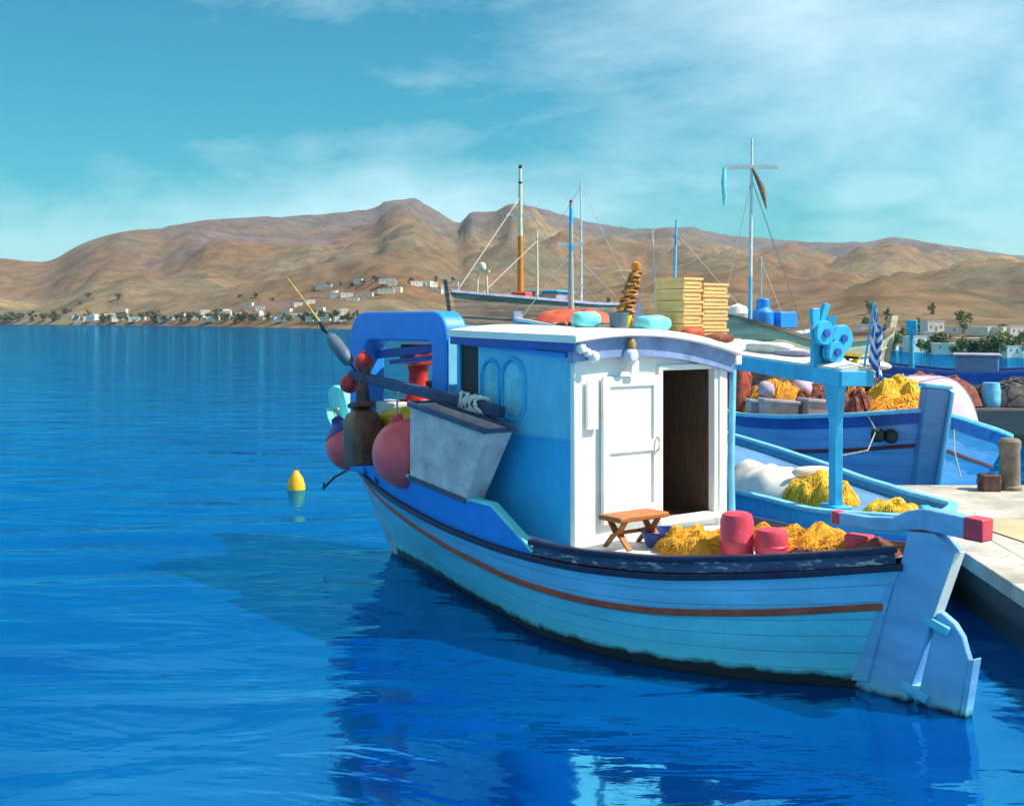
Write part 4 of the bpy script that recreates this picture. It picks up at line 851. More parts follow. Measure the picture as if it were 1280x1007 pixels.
# net hauler with round drums on the awning
E10 = empty('net_hauler', 'bright blue net hauler with two round drums on the awning end', 'net hauler', at(F2, 1.05, .40, 2.50, -75))
def disc(r, c, mi=0):
    mb = MB(); rt = Matrix.Rotation(R(90), 3, 'X'); mb.lathe([(.05, -.06), (r * .42, -.06), (r * .42, -.045), (r * .92, -.06), (r, -.045), (r, -.02), (r * .5, 0), (r, .02), (r, .045), (r * .92, .06), (.05, .06)], 22, c, rot=rt); return mb
for r_, c in ((.135, (-.12, 0, .36)), (.12, (.02, -.02, .15)), (.15, (.17, .04, .30))):
    dk = disc(r_, c).build('drum', 'cyan', E10)
    mb = MB(); rt = Matrix.Rotation(R(90), 3, 'X'); mb.lathe([(0, .0), (.045, 0), (.045, .02), (0, .025)], 14, (c[0], c[1] - .065, c[2]), rot=rt); mb.build('hub', 'boat3_band', dk)
mb = MB(); mb.box((0, .10, .12), (.36, .06, .28)); mb.bar([(-.06, .1, .1), (-.04, .1, .5), (.03, .1, .68)], .06, .08, up=(1, 0, 0)); mb.box((-.14, .1, .54), (.11, .06, .18)); mb.build('bracket', 'cyan', E10, bevel=.01)
# Greek flag hanging limp from a short staff
E11 = empty('greek_flag', 'limp blue and white striped flag with a cross on a short staff', 'flag', at(F2, .66, .22, 2.50))
TOP = Vector((-.05, -.09, .70))
mb = MB(); mb.tube([(0, 0, -.02), TOP], .012, 8); mb.build('staff', 'cyan', E11)
mb = MB(); nst = 18; nw = 22
def flagpt(i, j):  # i down the staff, j along the fly; the cloth hangs in folds
    k = i / nst; w = j / nw; z = .66 - .60 * k * (1 - .0) - .30 * w * (1 - .3 * k); out_ = (.035 + .10 * k ** .8) * w
    base = Vector((0, 0, 0)) + TOP * ((.66 - .5 * k) / .70)
    x = base.x - .02 - out_ * .6 + .025 * math.sin(w * 13 + k * 2) * (.3 + w); y = base.y - .015 - out_ * .9 + .02 * math.cos(w * 11 + 1 + k * 3) * (.2 + w)
    return Vector((x, y, z))
vsx = [flagpt(i, j) for i in range(nst + 1) for j in range(nw + 1)]
for i in range(nst):
    for j in range(nw):
        st_ = (i * 9 // nst) % 2
        if i * 9 // nst < 5 and j < 8: mi = 1 if (i * 9 // nst == 2 or 3 <= j <= 4) else 0
        else: mi = st_
        a = i * (nw + 1) + j
        if i == 0 and j == 0: base_i = 0; mb.v += [tuple(p_) for p_ in vsx]
        mb.f.append((a, a + 1, a + nw + 2, a + nw + 1)); mb.m.append(mi)
M['flag_blue'] = paint('flag_blue', (0.02, 0.12, 0.50), rough=.7, var=.1, bump=0); M['flag_white'] = paint('flag_white', (.74, .76, .80), rough=.7, var=.05, bump=0)
fo = mb.build('cloth', ['flag_blue', 'flag_white'], E11, angle=180); sm_ = fo.modifiers.new('solid', 'SOLIDIFY'); sm_.thickness = .004
soft_bundle('grey_canvas', 'grey white folded canvas on the boat awning', 'canvas', 'tarp_white', 2.7, .35, .9, .32, .14, 5.5, 8, z=2.60, F=F2)
soft_bundle('blue_canvas', 'thin slate blue folded canvas on the boat awning', 'canvas', 'lilac_hull', 2.1, .3, .7, .24, .08, 6.5, 12, z=2.58, F=F2)

# ------------------------------------------------------------------ third boat, beyond the quay
F3 = frame(6.42, 18.75, 4, heel=5)
H3 = Hull([(0, .1), (.05, .62), (.10, 1.15), (.18, 1.6), (.3, 1.95), (.5, 1.95), (.7, 1.4), (.85, .75), (1, .05)],
          [(0, .12), (.03, .75), (.075, 1.45), (.15, 2.05), (.28, 2.38), (.45, 2.42), (.62, 2.1), (.8, 1.3), (.92, .6), (1, .06)],
          [(0, 1.58), (.06, 1.36), (.15, 1.2), (.3, 1.12), (.5, 1.15), (.75, 1.4), (1, 1.9)], us=(.25, 0), ub=(9.3, 10), draft=.8)
b3 = empty('moored_boat', 'broad blue wooden boat moored stern to the far edge of the quay', 'boat', F3)
H3.mesh([lambda s: -.8, lambda s: -.4, lambda s: 0, lambda s: .3, lambda s: H3.zs(s) - .5, lambda s: H3.zs(s) - .2, lambda s: H3.zs(s)], 46, [0, 0, 0, 0, 0, 1]).build('hull', ['boat3_blue', 'boat3_band'], b3)
H3.girth(b3.children[0])
H3.deck(-.06, 0, 1).build('deck', 'mid_wood', b3)
for side in (1, -1):
    mb = MB(); mb.bar(H3.line(0, 1, lambda s: H3.zs(s) + .01, side, -.02, 44), .15, .07); mb.build('gunwale', 'sky_edge', b3, bevel=.015)
    mb = MB(); mb.bar(H3.line(0, 1, lambda s: H3.zs(s) - .55, side, .012, 44), .04, .06); mb.build('rubbing_strake', 'maroon', b3, bevel=.01)
mb = MB(); mb.loft([[Vector((u + .14, w, z)), Vector((u - .12, w, z)), Vector((u - .12, -w, z)), Vector((u + .14, -w, z))] for u, w, z in ((.2, .14, -.5), (.12, .16, .5), (-.02, .18, 1.5), (-.08, .19, 1.95))]); p3 = mb.build('stern_post', 'boat3_blue', b3, bevel=.02)
mb = MB(); mb.bar([(.04, -.175, .2), (-.08, -.205, 1.4), (-.14, -.21, 1.93)], .05, .24, up=(1, 0, 0)); mb.build('painted_lit_edge', 'sky_edge', p3, bevel=.01)  # sunlit side of the post put in as a paler strip
mb = MB(); mb.box((-.07, 0, 1.98), (.30, .44, .06)); mb.build('post_cap', 'sky_edge', p3, bevel=.012)
for v in (.55, .75): mb = MB(); mb.lathe([(.05, 0), (.10, .04), (.11, .1), (.10, .18), (.04, .22)], 12, (.1 + .12 * v, v, 1.02)); mb.build('tyre_fender', 'black', b3)
mb = MB(); mb.tube([(.3, -.5, 1.55), (.0, -.42, 1.0), (-.35, -.40, .62)], .01, 5); mb.tube([(.35, .9, 1.45), (.15, .8, 1.2), (-.1, 1.0, .9), (-.2, 1.6, .75)], .012, 5); mb.build('mooring_line', 'rope', b3)
def d3(u, v): return H3.zs(H3.s_of(u)) - .06 + .03
def h3(name, label, cat, mat, u, v, rx, ry, h, seed, rz=0, dz=0, **k):
    return put_heap(name, label, cat, mat, F3, u, v, d3(u, v) + dz, rx, ry, h, seed, rz, **k)
h3('net_heap', 'tall dark net pile under the awning behind the grey crates', 'fishing net', 'net_dark', 4.6, 1.05, 1.1, 1.2, 1.15, 31, strands=60, smat='net_dark', srad=.015)
h3('net_heap', 'reddish brown net pile in the middle of the broad blue boat', 'fishing net', 'net_brown', 3.3, .75, .7, .62, .62, 33, strands=60, smat='net_brown', srad=.012, fold=.05)
h3('net_heap', 'orange net draped over the brown pile', 'fishing net', 'net_orange', 3.5, 1.35, .55, .7, .66, 35, strands=60, smat='strand_orange', srad=.012, fold=.04)
h3('net_heap', 'wine red net lump beside the awning post', 'fishing net', 'net_brown', 2.6, .30, .45, .42, .60, 37, strands=40, smat='net_brown', srad=.012, fold=.04)
h3('net_heap', 'golden brown net heap on the stern of the broad blue boat', 'fishing net', 'net_orange', 2.3, -.55, .7, .85, .55, 39, strands=90, smat='strand_orange', srad=.012, fold=.05)
h3('net_heap', 'pale yellow folded net stacked on the golden brown net', 'fishing net', 'net_yellow', 3.2, -.75, .7, .72, .86, 41, strands=90, smat='strand_yellow', srad=.012, fold=.06)
h3('net_heap', 'dark net heap filling the stern beside the golden brown net', 'fishing net', 'net_dark', 4.2, -.6, .9, 1.6, .72, 43, strands=60, smat='net_dark', srad=.015)
h3('net_heap', 'cream and straw coloured net pile high under the awning', 'fishing net', 'tarp_white', 5.6, 1.55, .8, .9, 1.22, 45, strands=50, smat='strand_yellow', srad=.015, fold=.05)
h3('net_heap', 'rusty red net pile right behind the cabin post', 'fishing net', 'net_red', 4.3, 1.9, .55, .5, 1.0, 46, strands=50, smat='net_red', srad=.014, fold=.05)
h3('net_heap', 'lilac grey net pile between the brown nets under the awning', 'fishing net', 'net_lilac', 4.0, .55, .5, .5, .95, 47, strands=40, smat='net_lilac', srad=.014, fold=.05)
h3('net_heap', 'tawny orange net bundle in front of the dark pile', 'fishing net', 'net_orange', 3.9, -.05, .42, .45, .80, 48, strands=60, smat='strand_orange', srad=.012, fold=.04)
M['box_grey'] = paint('box_grey', (.36, .34, .38), rough=.6, var=.2, scale=4)
bx_ = [(2.35, 1.72, .62, .42, .34, 0, 'box_grey', 'lavender grey fish box nearest the cabin on the broad blue boat'), (2.2, 1.10, .5, .42, .40, 6, 'box_grey', 'upright grey fish box between the red net and the lavender box'),
       (2.95, 1.75, .7, .5, .30, -4, 'box_grey', 'low slate box behind the lavender grey fish box'), (1.55, -.28, .36, .34, .30, 8, 'red', 'orange-red box on the stern beside the tall post'), (1.4, -.62, .26, .22, .28, -5, 'white', 'small white tub beside the orange-red box')]
for u, v, L_, W_, hh, rz, mt, lb in bx_:
    mb = MB(); mb.box((0, 0, hh / 2), (W_, L_, hh), taper=.92); mb.box((0, 0, hh - .03), (W_ + .04, L_ + .04, .06)); o = mb.build('fish_box', mt, bevel=.015); place(o, at(F3, u, v, d3(u, v) + .02, rz)); tag(o, lb, 'box', 'boxes on the broad blue boat')
for u, v, z, r_, mt, lb in ((3.35, 1.0, .56, .22, 'pink_tarp', 'pale pink float on top of the orange net'), (3.1, 1.75, .5, .17, 'net_lilac', 'lilac float on the orange net next to the pink float'), (2.75, -1.2, .5, .13, 'tarp_white', 'small white float on the golden brown net')):
    mb = MB(); mb.lathe([(0, -r_)] + [(r_ * math.cos(R(a)), r_ * math.sin(R(a)) * .85) for a in range(-75, 76, 15)] + [(.04, r_ * .9), (.03, r_ * 1.05), (0, r_ * 1.06)], 18); o = mb.build('net_float', mt, angle=60); place(o, at(F3, u, v, d3(u, v) + z, 0, 50)); tag(o, lb, 'float')
# pink hooped tarp cover and white sheet over the engine box
E12 = empty('engine_cover', 'pale pink hooped canvas cover on the stern of the broad blue boat', 'canvas cover', at(F3, 3.5, -1.45, d3(3.5, -1.4)))
cv = heap('canvas', 'pink_tarp', .85, .95, 1.02, 63, amp=.06, rim=.02, lumps=1.2); cv.parent = E12
for u, w in ((-.36, .92), (.0, 1.0), (.36, .92)):
    zc = heap_fn(.85, .95, 1.02, 63, 1.2, .06); mb = MB(); mb.tube([Vector((u, y_, zc(u, y_) + .006)) for y_ in [-.84 * w + 1.68 * w * i / 20 for i in range(21)]], .013, 5); mb.build('hoop', 'net_lilac', E12)
mb = MB(); mb.box((0, 0, .14), (1.0, 1.2, .3)); mb.build('engine_box', 'net_brown', E12)
soft_bundle('white_sheet', 'folded white sheet lying on the pale yellow net', 'sheet', 'tarp_white', 3.9, -.35, .6, .9, .18, 2.2, 0, z=2.12, F=F3)
soft_bundle('teal_roll', 'small turquoise roll wedged before the pink cover', 'roll', 'teal', 2.95, -1.15, .35, .6, .16, 8.8, 0, z=1.78, F=F3)
# a lantern post on it
E13 = empty('lantern_post', 'dark stand with a yellow lantern amid the nets on the blue boat', 'lantern', at(F3, 3.6, .12, d3(3.6, .2)))
mb = MB(); mb.bar([(0, 0, 0), (0, 0, 1.22)], .05, .05, up=(1, 0, 0)); mb.bar([(0, .25, 1.22), (0, -.2, 1.22)], .06, .06); mb.build('stand', 'black', E13)
mb = MB(); mb.lathe([(.05, 0), (.07, .03), (.07, .2), (.04, .26)], 12, (0, -.15, .94)); mb.build('lamp', 'yellow', E13); mb = MB(); mb.box((0, .02, 1.27), (.2, .5, .06)); mb.build('top_board', 'yellow', E13)

# ------------------------------------------------------------------ far mole with dark gear
mb = MB(); mb.prism([(9.2, 29), (70, 29), (70, 33.5), (9.2, 33.5)], lambda a, b_, t: Vector((a, b_, t)), -2.5, .85); tag(mb.build('mole', 'quay_face', bevel=.05), 'low stone mole beyond the moored boats', kind='structure')
for k, (x, y, rx, ry, h, mt, lb) in enumerate(((10.6, 30.2, 1.2, .9, .7, 'net_brown', 'brown net mound at the tip of the low mole'), (13.0, 30.4, 1.7, 1.0, .55, 'net_dark', 'wide dark net mound further along the low mole'), (15.4, 30.6, 1.3, .9, 1.1, 'net_lilac', 'greyish lilac net mound on the low mole'))):
    o = heap('net_mound', mt, rx, ry, h, 51 + k, strands=50, smat=mt, srad=.02); o.location = (x, y, .86); tag(o, lb, 'fishing net')
for x, y, r_, h, lb in ((11.9, 29.8, .22, .6, 'pale turquoise barrel standing on the mole between net mounds'), (14.5, 29.7, .3, .55, 'short pale turquoise barrel near the lilac net mound')):
    mb = MB(); mb.lathe([(r_ * .9, 0), (r_, .03), (r_ * 1.03, h * .33), (r_, h * .36), (r_ * 1.03, h * .66), (r_, h * .7), (r_ * .9, h), (0, h)], 18); o = mb.build('barrel', 'sky_edge'); o.location = (x, y, .85); tag(o, lb, 'barrel')

# ------------------------------------------------------------------ boats in the background
def far_boat(name, label, x, y, theta, L, B, zmid, zst, zbw, hull, band, rail, heel=0, group='boats in the background'):
    F = frame(x, y, theta, heel); h = std_hull(L, B, zmid, zst, zbw, blunt=1.2, us=-.3, rake=1.0, draft=.9)
    e_ = empty(name, label, 'boat', F, group)
    h.mesh([lambda s: -.9, lambda s: 0, lambda s: h.zs(s) * .4, lambda s: h.zs(s) * .72, lambda s: h.zs(s) - .25, lambda s: h.zs(s)], 30, [0, 0, 0, 0, 1]).build('hull', [hull, band], e_)
    h.deck(-.15, 0, 1).build('deck', 'mid_wood', e_)
    for side in (1, -1):
        mb = MB(); mb.bar(h.line(0, 1, lambda s: h.zs(s) + .02, side, 0, 30), .16, .10); mb.build('gunwale', rail, e_)
        for fz in (.45, .62, .78):
            mb = MB(); mb.bar(h.line(0.02, .98, lambda s, fz=fz: h.zs(s) * fz, side, .012, 30), .035, .05); mb.build('strake', band, e_)
    mb = MB(); mb.prism([(L - 1.05, 0), (L - .8, 0), (L + .3, zbw + .45), (L - .05, zbw + .45)], lambda a, b_, t: Vector((a, t, b_)), -.09, .09); mb.build('stem', band, e_)
    mb = MB(); mb.prism([(.15, 0), (-.1, 0), (-.45, zst + .3), (-.15, zst + .3)], lambda a, b_, t: Vector((a, t, b_)), -.09, .09); mb.build('stern_post', band, e_)
    return e_, h, F
def mast(e_, u, v, z0, segs, rad, cross=None, lean=(0, 0), stays=(), cmat='cream'):
    """segs: [(z_top, material), ...] from the bottom up"""
    z = z0; zt = segs[-1][0]; first = None
    def pt(zz): k = (zz - z0) / (zt - z0); return Vector((u + lean[0] * k, v + lean[1] * k, zz))
    for zz, mt in segs:
        mb = MB(); r0 = rad * (1 - .55 * (z - z0) / (zt - z0)); r1 = rad * (1 - .55 * (zz - z0) / (zt - z0)); mb.tube([pt(z), pt(zz)], [r0, r1], 10)
        o = mb.build('mast' if first is None else 'mast_section', mt, e_ if first is None else first); first = first or o; z = zz
    for zc, w, ang in (cross or ()):
        d = Vector((math.cos(ang), math.sin(ang), 0)); mb = MB(); mb.bar([pt(zc) - d * w, pt(zc) + d * w], .11, .11); mb.build('crosstree', cmat, first)
    for zc, pe in stays:
        mb = MB(); mb.tube([pt(zc), Vector(pe)], .016, 4); mb.build('stay', 'wire', first)
    return first
# grey wooden caique
eA, hA, FA = far_boat('wooden_caique', 'large weathered grey wooden caique with an orange and cream mast', 4.6, 58.1, 150, 14, 4.4, 3.7, 3.8, 4.1, 'grey_hull', 'grey_hull', 'lilac_hull')
mast(eA, 8.5, 0, 3.1, [(6.55, 'orange_mast'), (8.0, 'cream'), (8.75, 'cream'), (8.85, 'black'), (9.4, 'cream'), (9.55, 'black')], .15, [(7.45, .60, R(120))], (0, 0), [(8.2, (13.6, 0, 4.0)), (8.2, (4.5, 1.6, 3.4)), (7.3, (5.5, -1.6, 3.4))])
mast(eA, 7.4, .2, 3.1, [(6.6, 'cream'), (6.85, 'tarp_white')], .09, None, (0, 0), [(6.4, (3.0, 1.5, 3.4)), (6.4, (12.2, .2, 3.9)), (5.4, (4.2, 1.5, 3.4))], 'cream')
mb = MB()
for v in (-.28, .28): mb.tube([(11.6, v, 3.4), (11.6, v * .7, 4.95)], .05, 8)
mb.bar([(11.6, -.35, 4.95), (11.6, .35, 4.95)], .1, .1); mb.lathe([(0, 0), (.14, .04), (.17, .15), (.12, .28), (0, .32)], 12, (11.6, 0, 5.0)); mb.build('gallows', 'cream', eA)
mb = MB(); mb.box((5.9, 0, 3.75), (1.5, 1.5, .9)); wh = mb.build('wheelhouse', 'lilac_hull', eA, bevel=.05); mb = MB(); mb.box((5.9, 0, 4.25), (1.7, 1.7, .1)); mb.build('wheelhouse_roof', 'blue_mid', wh, bevel=.03)
mb = MB(); mb.box((8.9, .3, 3.75), (.6, .7, .85)); mb.build('red_chest', 'red_tarp', eA, bevel=.04)
# boat under red tarp
eB, hB, FB = far_boat('tarped_boat', 'lilac boat covered with an orange-red tarpaulin, blue and white mast', .45, 40.0, -72, 7, 2.8, 2.55, 3.0, 2.85, 'lilac_hull', 'lilac_hull', 'white')
o = heap('tarpaulin', 'red_tarp', 1.5, .95, .42, 61, fold=.10, amp=.3); o.parent = eB; o.location = (1.75, 0, 2.92)
mb = MB(); mb.box((1.9, 1.03, 2.9), (1.1, .06, .32)); mb.build('white_panel', 'white', eB, bevel=.01)
mast(eB, 1.62, 0, 2.5, [(5.3, 'wire'), (5.55, 'blue_mid'), (6.25, 'wire'), (6.75, 'blue_mid'), (6.95, 'lilac_hull'), (7.05, 'red')], .12, [(5.55, .45, R(-18))], (0, 0), [(5.3, (-.2, 0, 3.0)), (5.3, (4.8, .8, 2.7))], 'tarp_white')
# white sailing boat
eC, hC, FC = far_boat('sailing_boat', 'white sailing boat with a tall thin white mast', 8.0, 70.0, 95, 9, 2.8, 2.4, 2.4, 2.7, 'white', 'white', 'white')
mb = MB(); mb.loft([[Vector((u, s_ * w, z)) for s_, z in ((-1, 2.3), (-.85, zt), (.85, zt), (1, 2.3))] for u, w, zt in ((2.2, .9, 3.4), (2.6, .95, 3.75), (5.4, .85, 3.7), (6.2, .6, 3.1))]); mb.build('coachroof', 'white', eC, bevel=.05)
mast(eC, 4.0, 0, 3.0, [(11.0, 'tarp_white')], .085, [(7.0, .5, R(90))], (0, 0), [(10.8, (8.9, 0, 2.8)), (10.8, (.1, 0, 2.6))], 'tarp_white')
# boat with blue mast
eD, hD, FD = far_boat('blue_mast_boat', 'small blue boat with a blue mast hidden behind the yellow crates', 4.5, 46.5, -85, 8, 2.8, 2.2, 2.5, 2.7, 'boat_blue', 'cyan', 'white')
mast(eD, 1.75, 0, 2.1, [(5.9, 'sky_edge'), (6.3, 'cyan'), (6.9, 'sky_edge')], .09, None, (.15, 0), [(6.4, (5.5, .5, 2.5)), (6.4, (-.3, 0, 2.7))])
mast(eD, 1.2, .2, 2.1, [(6.5, 'tarp_white')], .05, None, (-.2, 0))
mb = MB(); mb.prism([(0, 2.0), (1.5, 2.0), (.95, 4.2), (.7, 4.2)], lambda a, b_, t: Vector((a - .6, t, b_)), -.03, .03); mb.build('furled_sail', 'lilac_hull', eD)
# cream wooden caique with tall mast
eE, hE, FE = far_boat('cream_caique', 'cream planked wooden caique with tall white mast and crossbar', 6.3, 35.0, -52, 8.0, 3.0, 2.35, 3.15, 2.7, 'cream_hull', 'cream_hull', 'grey_hull')
mast(eE, .95, 0, 2.5, [(4.3, 'sky_edge'), (5.3, 'tarp_white'), (8.4, 'tarp_white')], .07, [(7.55, .78, R(-38))], (.1, 0), [(7.2, (5.0, 1.2, 2.6)), (7.2, (-.3, 0, 3.1))], 'tarp_white')
mb = MB(); mb.tube([(.36, .46, 7.52), (.34, .48, 7.1), (.36, .46, 6.6), (.34, .48, 6.4)], [.05, .07, .06, .02], 8); mb.build('hanging_pennant', 'teal', eE)
mb = MB(); mb.tube([(1.02, -.05, 7.5), (1.25, -.22, 6.9), (1.35, -.30, 6.3)], [.03, .10, .02], 8); mb.build('hanging_block', 'grey_hull', eE)
mb = MB(); mb.lathe([(.3, 0), (.32, .05), (.32, .5), (.2, .62), (.2, .9), (.0, .92)], 16, (1.9, .3, 2.75)); mb.box((2.7, .3, 3.0), (.8, .7, .5)); mb.build('blue_machinery', 'blue', eE, bevel=.03)
mb = MB(); mb.lathe([(0, 0), (.24, .06), (.32, .25), (.26, .45), (0, .55)], 16, (1.0, .5, 2.95)); mb.build('white_radome', 'white', eE)
# two small boats with thin masts further out
eG, hG, FG = far_boat('white_yawl', 'small white yawl with a thin bare mast far behind the awning', 14.0, 60.0, 80, 8, 2.6, 1.7, 1.9, 2.2, 'white', 'sky_edge', 'white')
mast(eG, 1.5, 0, 1.6, [(6.2, 'tarp_white')], .07, None, (0, 0), [(6.0, (7.6, 0, 2.2)), (6.0, (.0, 0, 2.0))]); mast(eG, 4.2, 0, 1.6, [(4.8, 'tarp_white')], .06, None)
eI, hI, FI = far_boat('dark_blue_boat', 'dark blue boat with pale wheelhouse lying beyond the low mole', 17.5, 38.0, 70, 8, 2.8, 1.3, 1.5, 1.9, 'boat3_blue', 'boat3_band', 'boat3_band')
mb = MB(); mb.box((2.6, 0, 1.5), (1.3, 1.2, .7)); wh = mb.build('wheelhouse', 'boat3_blue', eI, bevel=.05); mb = MB(); mb.box((2.6, 0, 1.88), (1.45, 1.35, .08)); mb.build('wheelhouse_roof', 'lilac_hull', wh, bevel=.03)
mast(eI, 4.6, 0, 1.2, [(3.0, 'cyan')], .10, None); mb = MB(); mb.box((4.6, 0, 2.75), (.35, .35, .5)); mb.build('mast_box', 'cyan', eI, bevel=.03)

# ------------------------------------------------------------------ village and trees on the far shore
def ground_at(px, py):
    """distance at which the shore land first rises to a given sight line, found by walking inland"""
    d = SHORE(px) * 1.004; rd = RDIST(px)
    while d < rd:
        y = 400 - (terrain_z(px, d) - 3) * 1500 / d
        if y <= py: return d
        d += max(2, (rd - SHORE(px)) * .004)
    return rd * .9
rr = random.Random(77)
def house_mesh(w, dp, h, kind):
    mb = MB(); mb.box((0, 0, h / 2 - 1), (w, dp, h + 2)); mb.box((0, 0, h + .12), (w + .2, dp + .2, .24))
    if kind: mb.box((w * .2, 0, h + 1.2), (w * .45, dp * .8, 2.2))
    return mb
spots = [(93, 399), (112, 399), (128, 398), (147, 396), (208, 400), (222, 398), (246, 399), (256, 393), (268, 400), (284, 396), (296, 399), (309, 398), (322, 396), (334, 399), (349, 398), (362, 396), (376, 398), (389, 398), (406, 401), (424, 400), (434, 398), (311, 384), (325, 388), (359, 390), (372, 384), (388, 380), (401, 392), (414, 394), (430, 393), (421, 372), (433, 371), (441, 376), (483, 366), (497, 365), (538, 362), (556, 361), (1108, 446), (1165, 432), (1213, 440), (1268, 430), (1240, 420)]
spots += [(rr.uniform(85, 445), rr.uniform(393, 402)) for _ in range(26)] + [(rr.uniform(395, 575), rr.uniform(356, 372)) for _ in range(12)] + [(rr.uniform(1095, 1280), rr.uniform(425, 458)) for _ in range(9)]
protos = []
for k, (w, dp, h, kd) in enumerate(((9, 7, 3.6, 0), (13, 8, 3.4, 0), (8, 7, 5.6, 0), (11, 8, 3.8, 1), (17, 8, 3.4, 0))):
    o = house_mesh(w, dp, h, kd).build('house', 'plaster'); wm = []
    for x in (-w * .28, w * .02, w * .30): mb = MB(); mb.box((x, -dp / 2 - .01, h * .55 if x != w * .02 else h * .38), (.9, .12, 1.2 if x != w * .02 else 2.1)); mb.build('window' if x != w * .02 else 'door', 'shutter', o)
    protos.append(o)
used = set()
for i, (px, py) in enumerate(spots):
    k = rr.choice([0, 1, 2, 3, 4, 1, 0]); o = protos[k] if k not in used else copy_tree(protos[k]); used.add(k)
    d = ground_at(px, py); sc = max(.3, min(1.2, d / 700)) * .56 if px < 700 else .24 * d / 130
    g = ground(px, d); o.location = (g.x, g.y, max(g.z, .3)); o.rotation_euler = (0, 0, rr.uniform(-.5, .5)); o.scale = (sc, sc, sc)
    kd_ = ('small square', 'low oblong', 'tall narrow', 'stepped two-level', 'long low')[k]
    wh_ = ('in the village along the far waterfront' if py > 386 else 'on the slope above the far village') if px < 700 else 'among the green trees beyond the broad blue boat'
    tag(o, f'{kd_} white flat-roofed house {wh_}', 'house', 'village houses' if px < 700 else 'hillside houses')
for k, o in enumerate(protos):
    if k not in used:
        for c in list(o.children): bpy.data.objects.remove(c)
        bpy.data.objects.remove(o)

def tree_mesh(seed, n, shape):
    r_ = random.Random(seed); mb = MB(); cl = []
    for _ in range(11):
        a = r_.uniform(0, 6.28); rad = r_.uniform(.05, .75) * shape[0]; z = r_.uniform(.14, .95) * shape[1]; cl.append((rad * math.cos(a), rad * math.sin(a), z, r_.uniform(.22, .42) * shape[0] * (1.15 - .5 * z / shape[1])))
    for _ in range(n):
        cx, cy, cz, cr_ = r_.choice(cl); v = Vector((r_.gauss(0, 1), r_.gauss(0, 1), r_.gauss(0, .8))).normalized() * cr_ * r_.uniform(.55, 1.05); c = Vector((cx, cy, cz)) + v
        nn = (v.normalized() + Vector((r_.uniform(-.8, .8), r_.uniform(-.8, .8), r_.uniform(-.4, .9)))).normalized(); a = nn.orthogonal().normalized(); b_ = nn.cross(a); s = r_.uniform(.05, .11) * shape[0] * shape[2]
        th = r_.uniform(0, 6.28); a, b_ = a * math.cos(th) + b_ * math.sin(th), b_ * math.cos(th) - a * math.sin(th)
        mb.add([c + a * s * 1.4, c + b_ * s * .7, c - a * s * 1.4, c - b_ * s * .7], [(0, 1, 2, 3)])
    return mb
def trunk_mesh(seed, shape):
    r_ = random.Random(seed); mb = MB(); H = shape[1]; mb.tube([(0, 0, -.6), (.02, .03, .2 * H), (.05 * H, .0, .45 * H), (.03 * H, .03 * H, .75 * H)], [.05 * H, .04 * H, .03 * H, .012 * H], 7)
    for _ in range(4):
        a = r_.uniform(0, 6.28); mb.tube([(.02 * H, 0, r_.uniform(.25, .45) * H), (.5 * shape[0] * math.cos(a), .5 * shape[0] * math.sin(a), r_.uniform(.55, .8) * H)], [.022 * H, .008 * H], 5)
    return mb
TS = [(2.6, 5.0, 1.0), (3.4, 4.6, 1.0), (1.5, 5.6, .9), (3.0, 3.4, 1.1), (4.2, 4.4, .9)]
tp = []
for k, s in enumerate(TS):
    row = []
    for mt in ('leaf_dark', 'leaf_green'):
        e_ = empty('tree', 'tree', 'tree', None); tree_mesh(k + 3, 620, s).build('crown', mt, e_, angle=180); trunk_mesh(k, s).build('trunk', 'bark', e_); row.append(e_)
    tp.append(row)
tspots = [(12, 402), (24, 402), (40, 401), (55, 401), (70, 400), (82, 392), (96, 402), (135, 401), (140, 402), (152, 401), (168, 402), (178, 400), (190, 401), (235, 401), (243, 397), (262, 401), (272, 396), (277, 402), (301, 402), (318, 402), (336, 402), (347, 397), (356, 403), (383, 404), (393, 403), (404, 404), (416, 402), (438, 403), (446, 400), (300, 372), (320, 371), (340, 377), (395, 364), (410, 360), (426, 358), (440, 359), (455, 357), (470, 355), (515, 353), (545, 353), (566, 356), (100, 380), (110, 372), (148, 374)]
tspots += [(rr.uniform(0, 460), 404 - rr.uniform(0, 5)) for _ in range(40)]
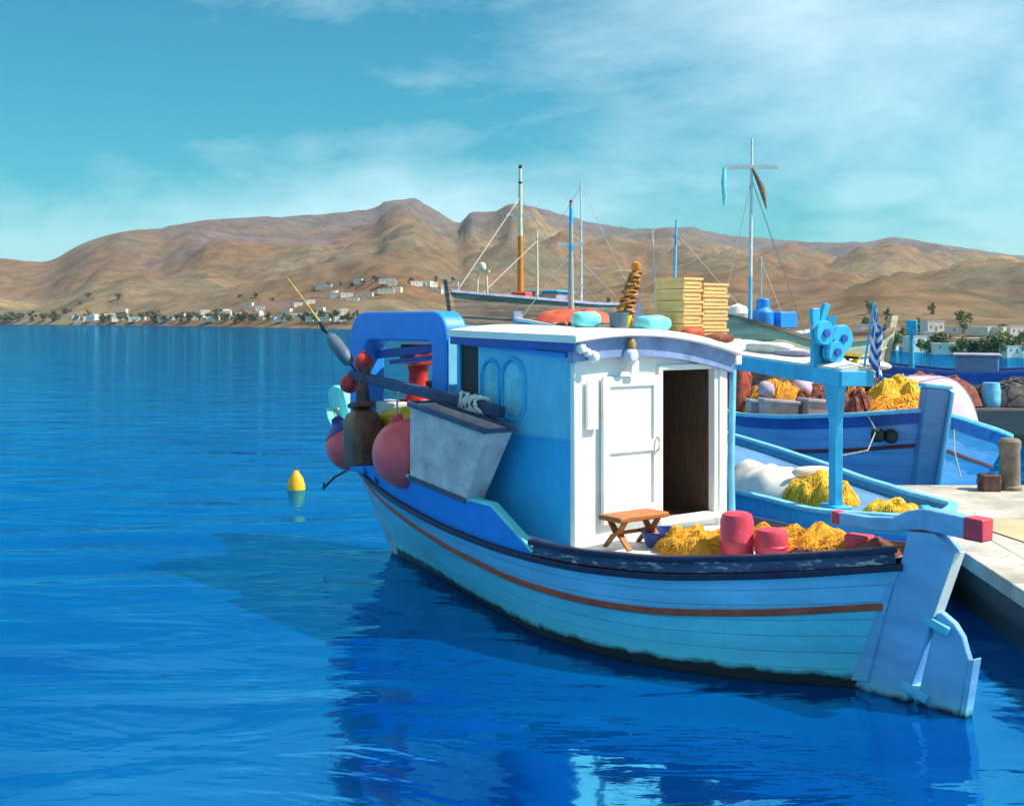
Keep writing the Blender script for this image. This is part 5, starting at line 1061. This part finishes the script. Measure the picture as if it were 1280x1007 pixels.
for i, (px, py) in enumerate(tspots):
    d = ground_at(px, py); g = ground(px, d); sc = d / 600 * rr.uniform(.75, 1.35) * (1.5 if i in (20, 26) else 1) * (.55 if py < 390 else .85); e_ = copy_tree(tp[rr.choice([0, 1, 3, 4])][0])
    e_.location = (g.x, g.y, max(g.z, .2) - .1); e_.scale = (sc * 1.1, sc * 1.1, sc * .9); e_.rotation_euler = (0, 0, rr.uniform(0, 6.28)); tag(e_, 'dark bushy tree among the waterfront houses on the far shore' if py > 390 else 'small dark tree scattered on the dry slope above the village', 'tree', 'trees in the village')
rspots = [(1092, 438), (1104, 450), (1118, 452), (1128, 436), (1138, 452), (1146, 440), (1158, 455), (1176, 450), (1188, 440), (1196, 460), (1210, 455), (1226, 462), (1232, 444), (1244, 458), (1258, 450), (1262, 464), (1276, 456), (1284, 440), (1070, 446), (1150, 425), (1205, 425), (1250, 432), (985, 440), (1010, 445), (1040, 442)]
rspots += [(rr.uniform(1085, 1285), rr.uniform(395, 462)) for _ in range(14)]
for i, (px, py) in enumerate(rspots):
    d = ground_at(px, py); g = ground(px, d); kd = 2 if i in (4, 8) else rr.choice([0, 1, 3, 4]); dk_ = rr.random() >= .72; sc = .34 * rr.uniform(.6, 1.25) * max(1, d / 150)
    e_ = copy_tree(tp[kd][0 if dk_ else 1]); e_.location = (g.x, g.y, max(g.z, .2) - .1); e_.scale = (sc, sc, sc); e_.rotation_euler = (0, 0, rr.uniform(0, 6.28)); tag(e_, ('slender ' if kd == 2 else '') + ('dark' if dk_ else 'fresh green') + ' bushy tree on the low shore beyond the broad blue boat', 'tree', 'trees on the near shore')
for row in tp:
    for e_ in row:
        for c in list(e_.children): bpy.data.objects.remove(c)
        bpy.data.objects.remove(e_)

# ------------------------------------------------------------------ summer haze over the bay
mb = MB(); mb.box((0, 2900, 131), (11000, 6700, 272)); hz = mb.build('haze', 'water'); hz.data.materials.clear()
m = bpy.data.materials.new('haze_air'); m.use_nodes = True; n = m.node_tree.nodes; n.clear(); oo = n.new('ShaderNodeOutputMaterial'); pv = n.new('ShaderNodeVolumePrincipled')
pv.inputs['Color'].default_value = (.80, .90, 1.0, 1); pv.inputs['Density'].default_value = 0.00009; pv.inputs['Anisotropy'].default_value = 0.1
m.node_tree.links.new(pv.outputs[0], oo.inputs['Volume']); hz.data.materials.append(m); hz['kind'] = 'stuff'; hz['label'] = 'thin summer haze over the bay'
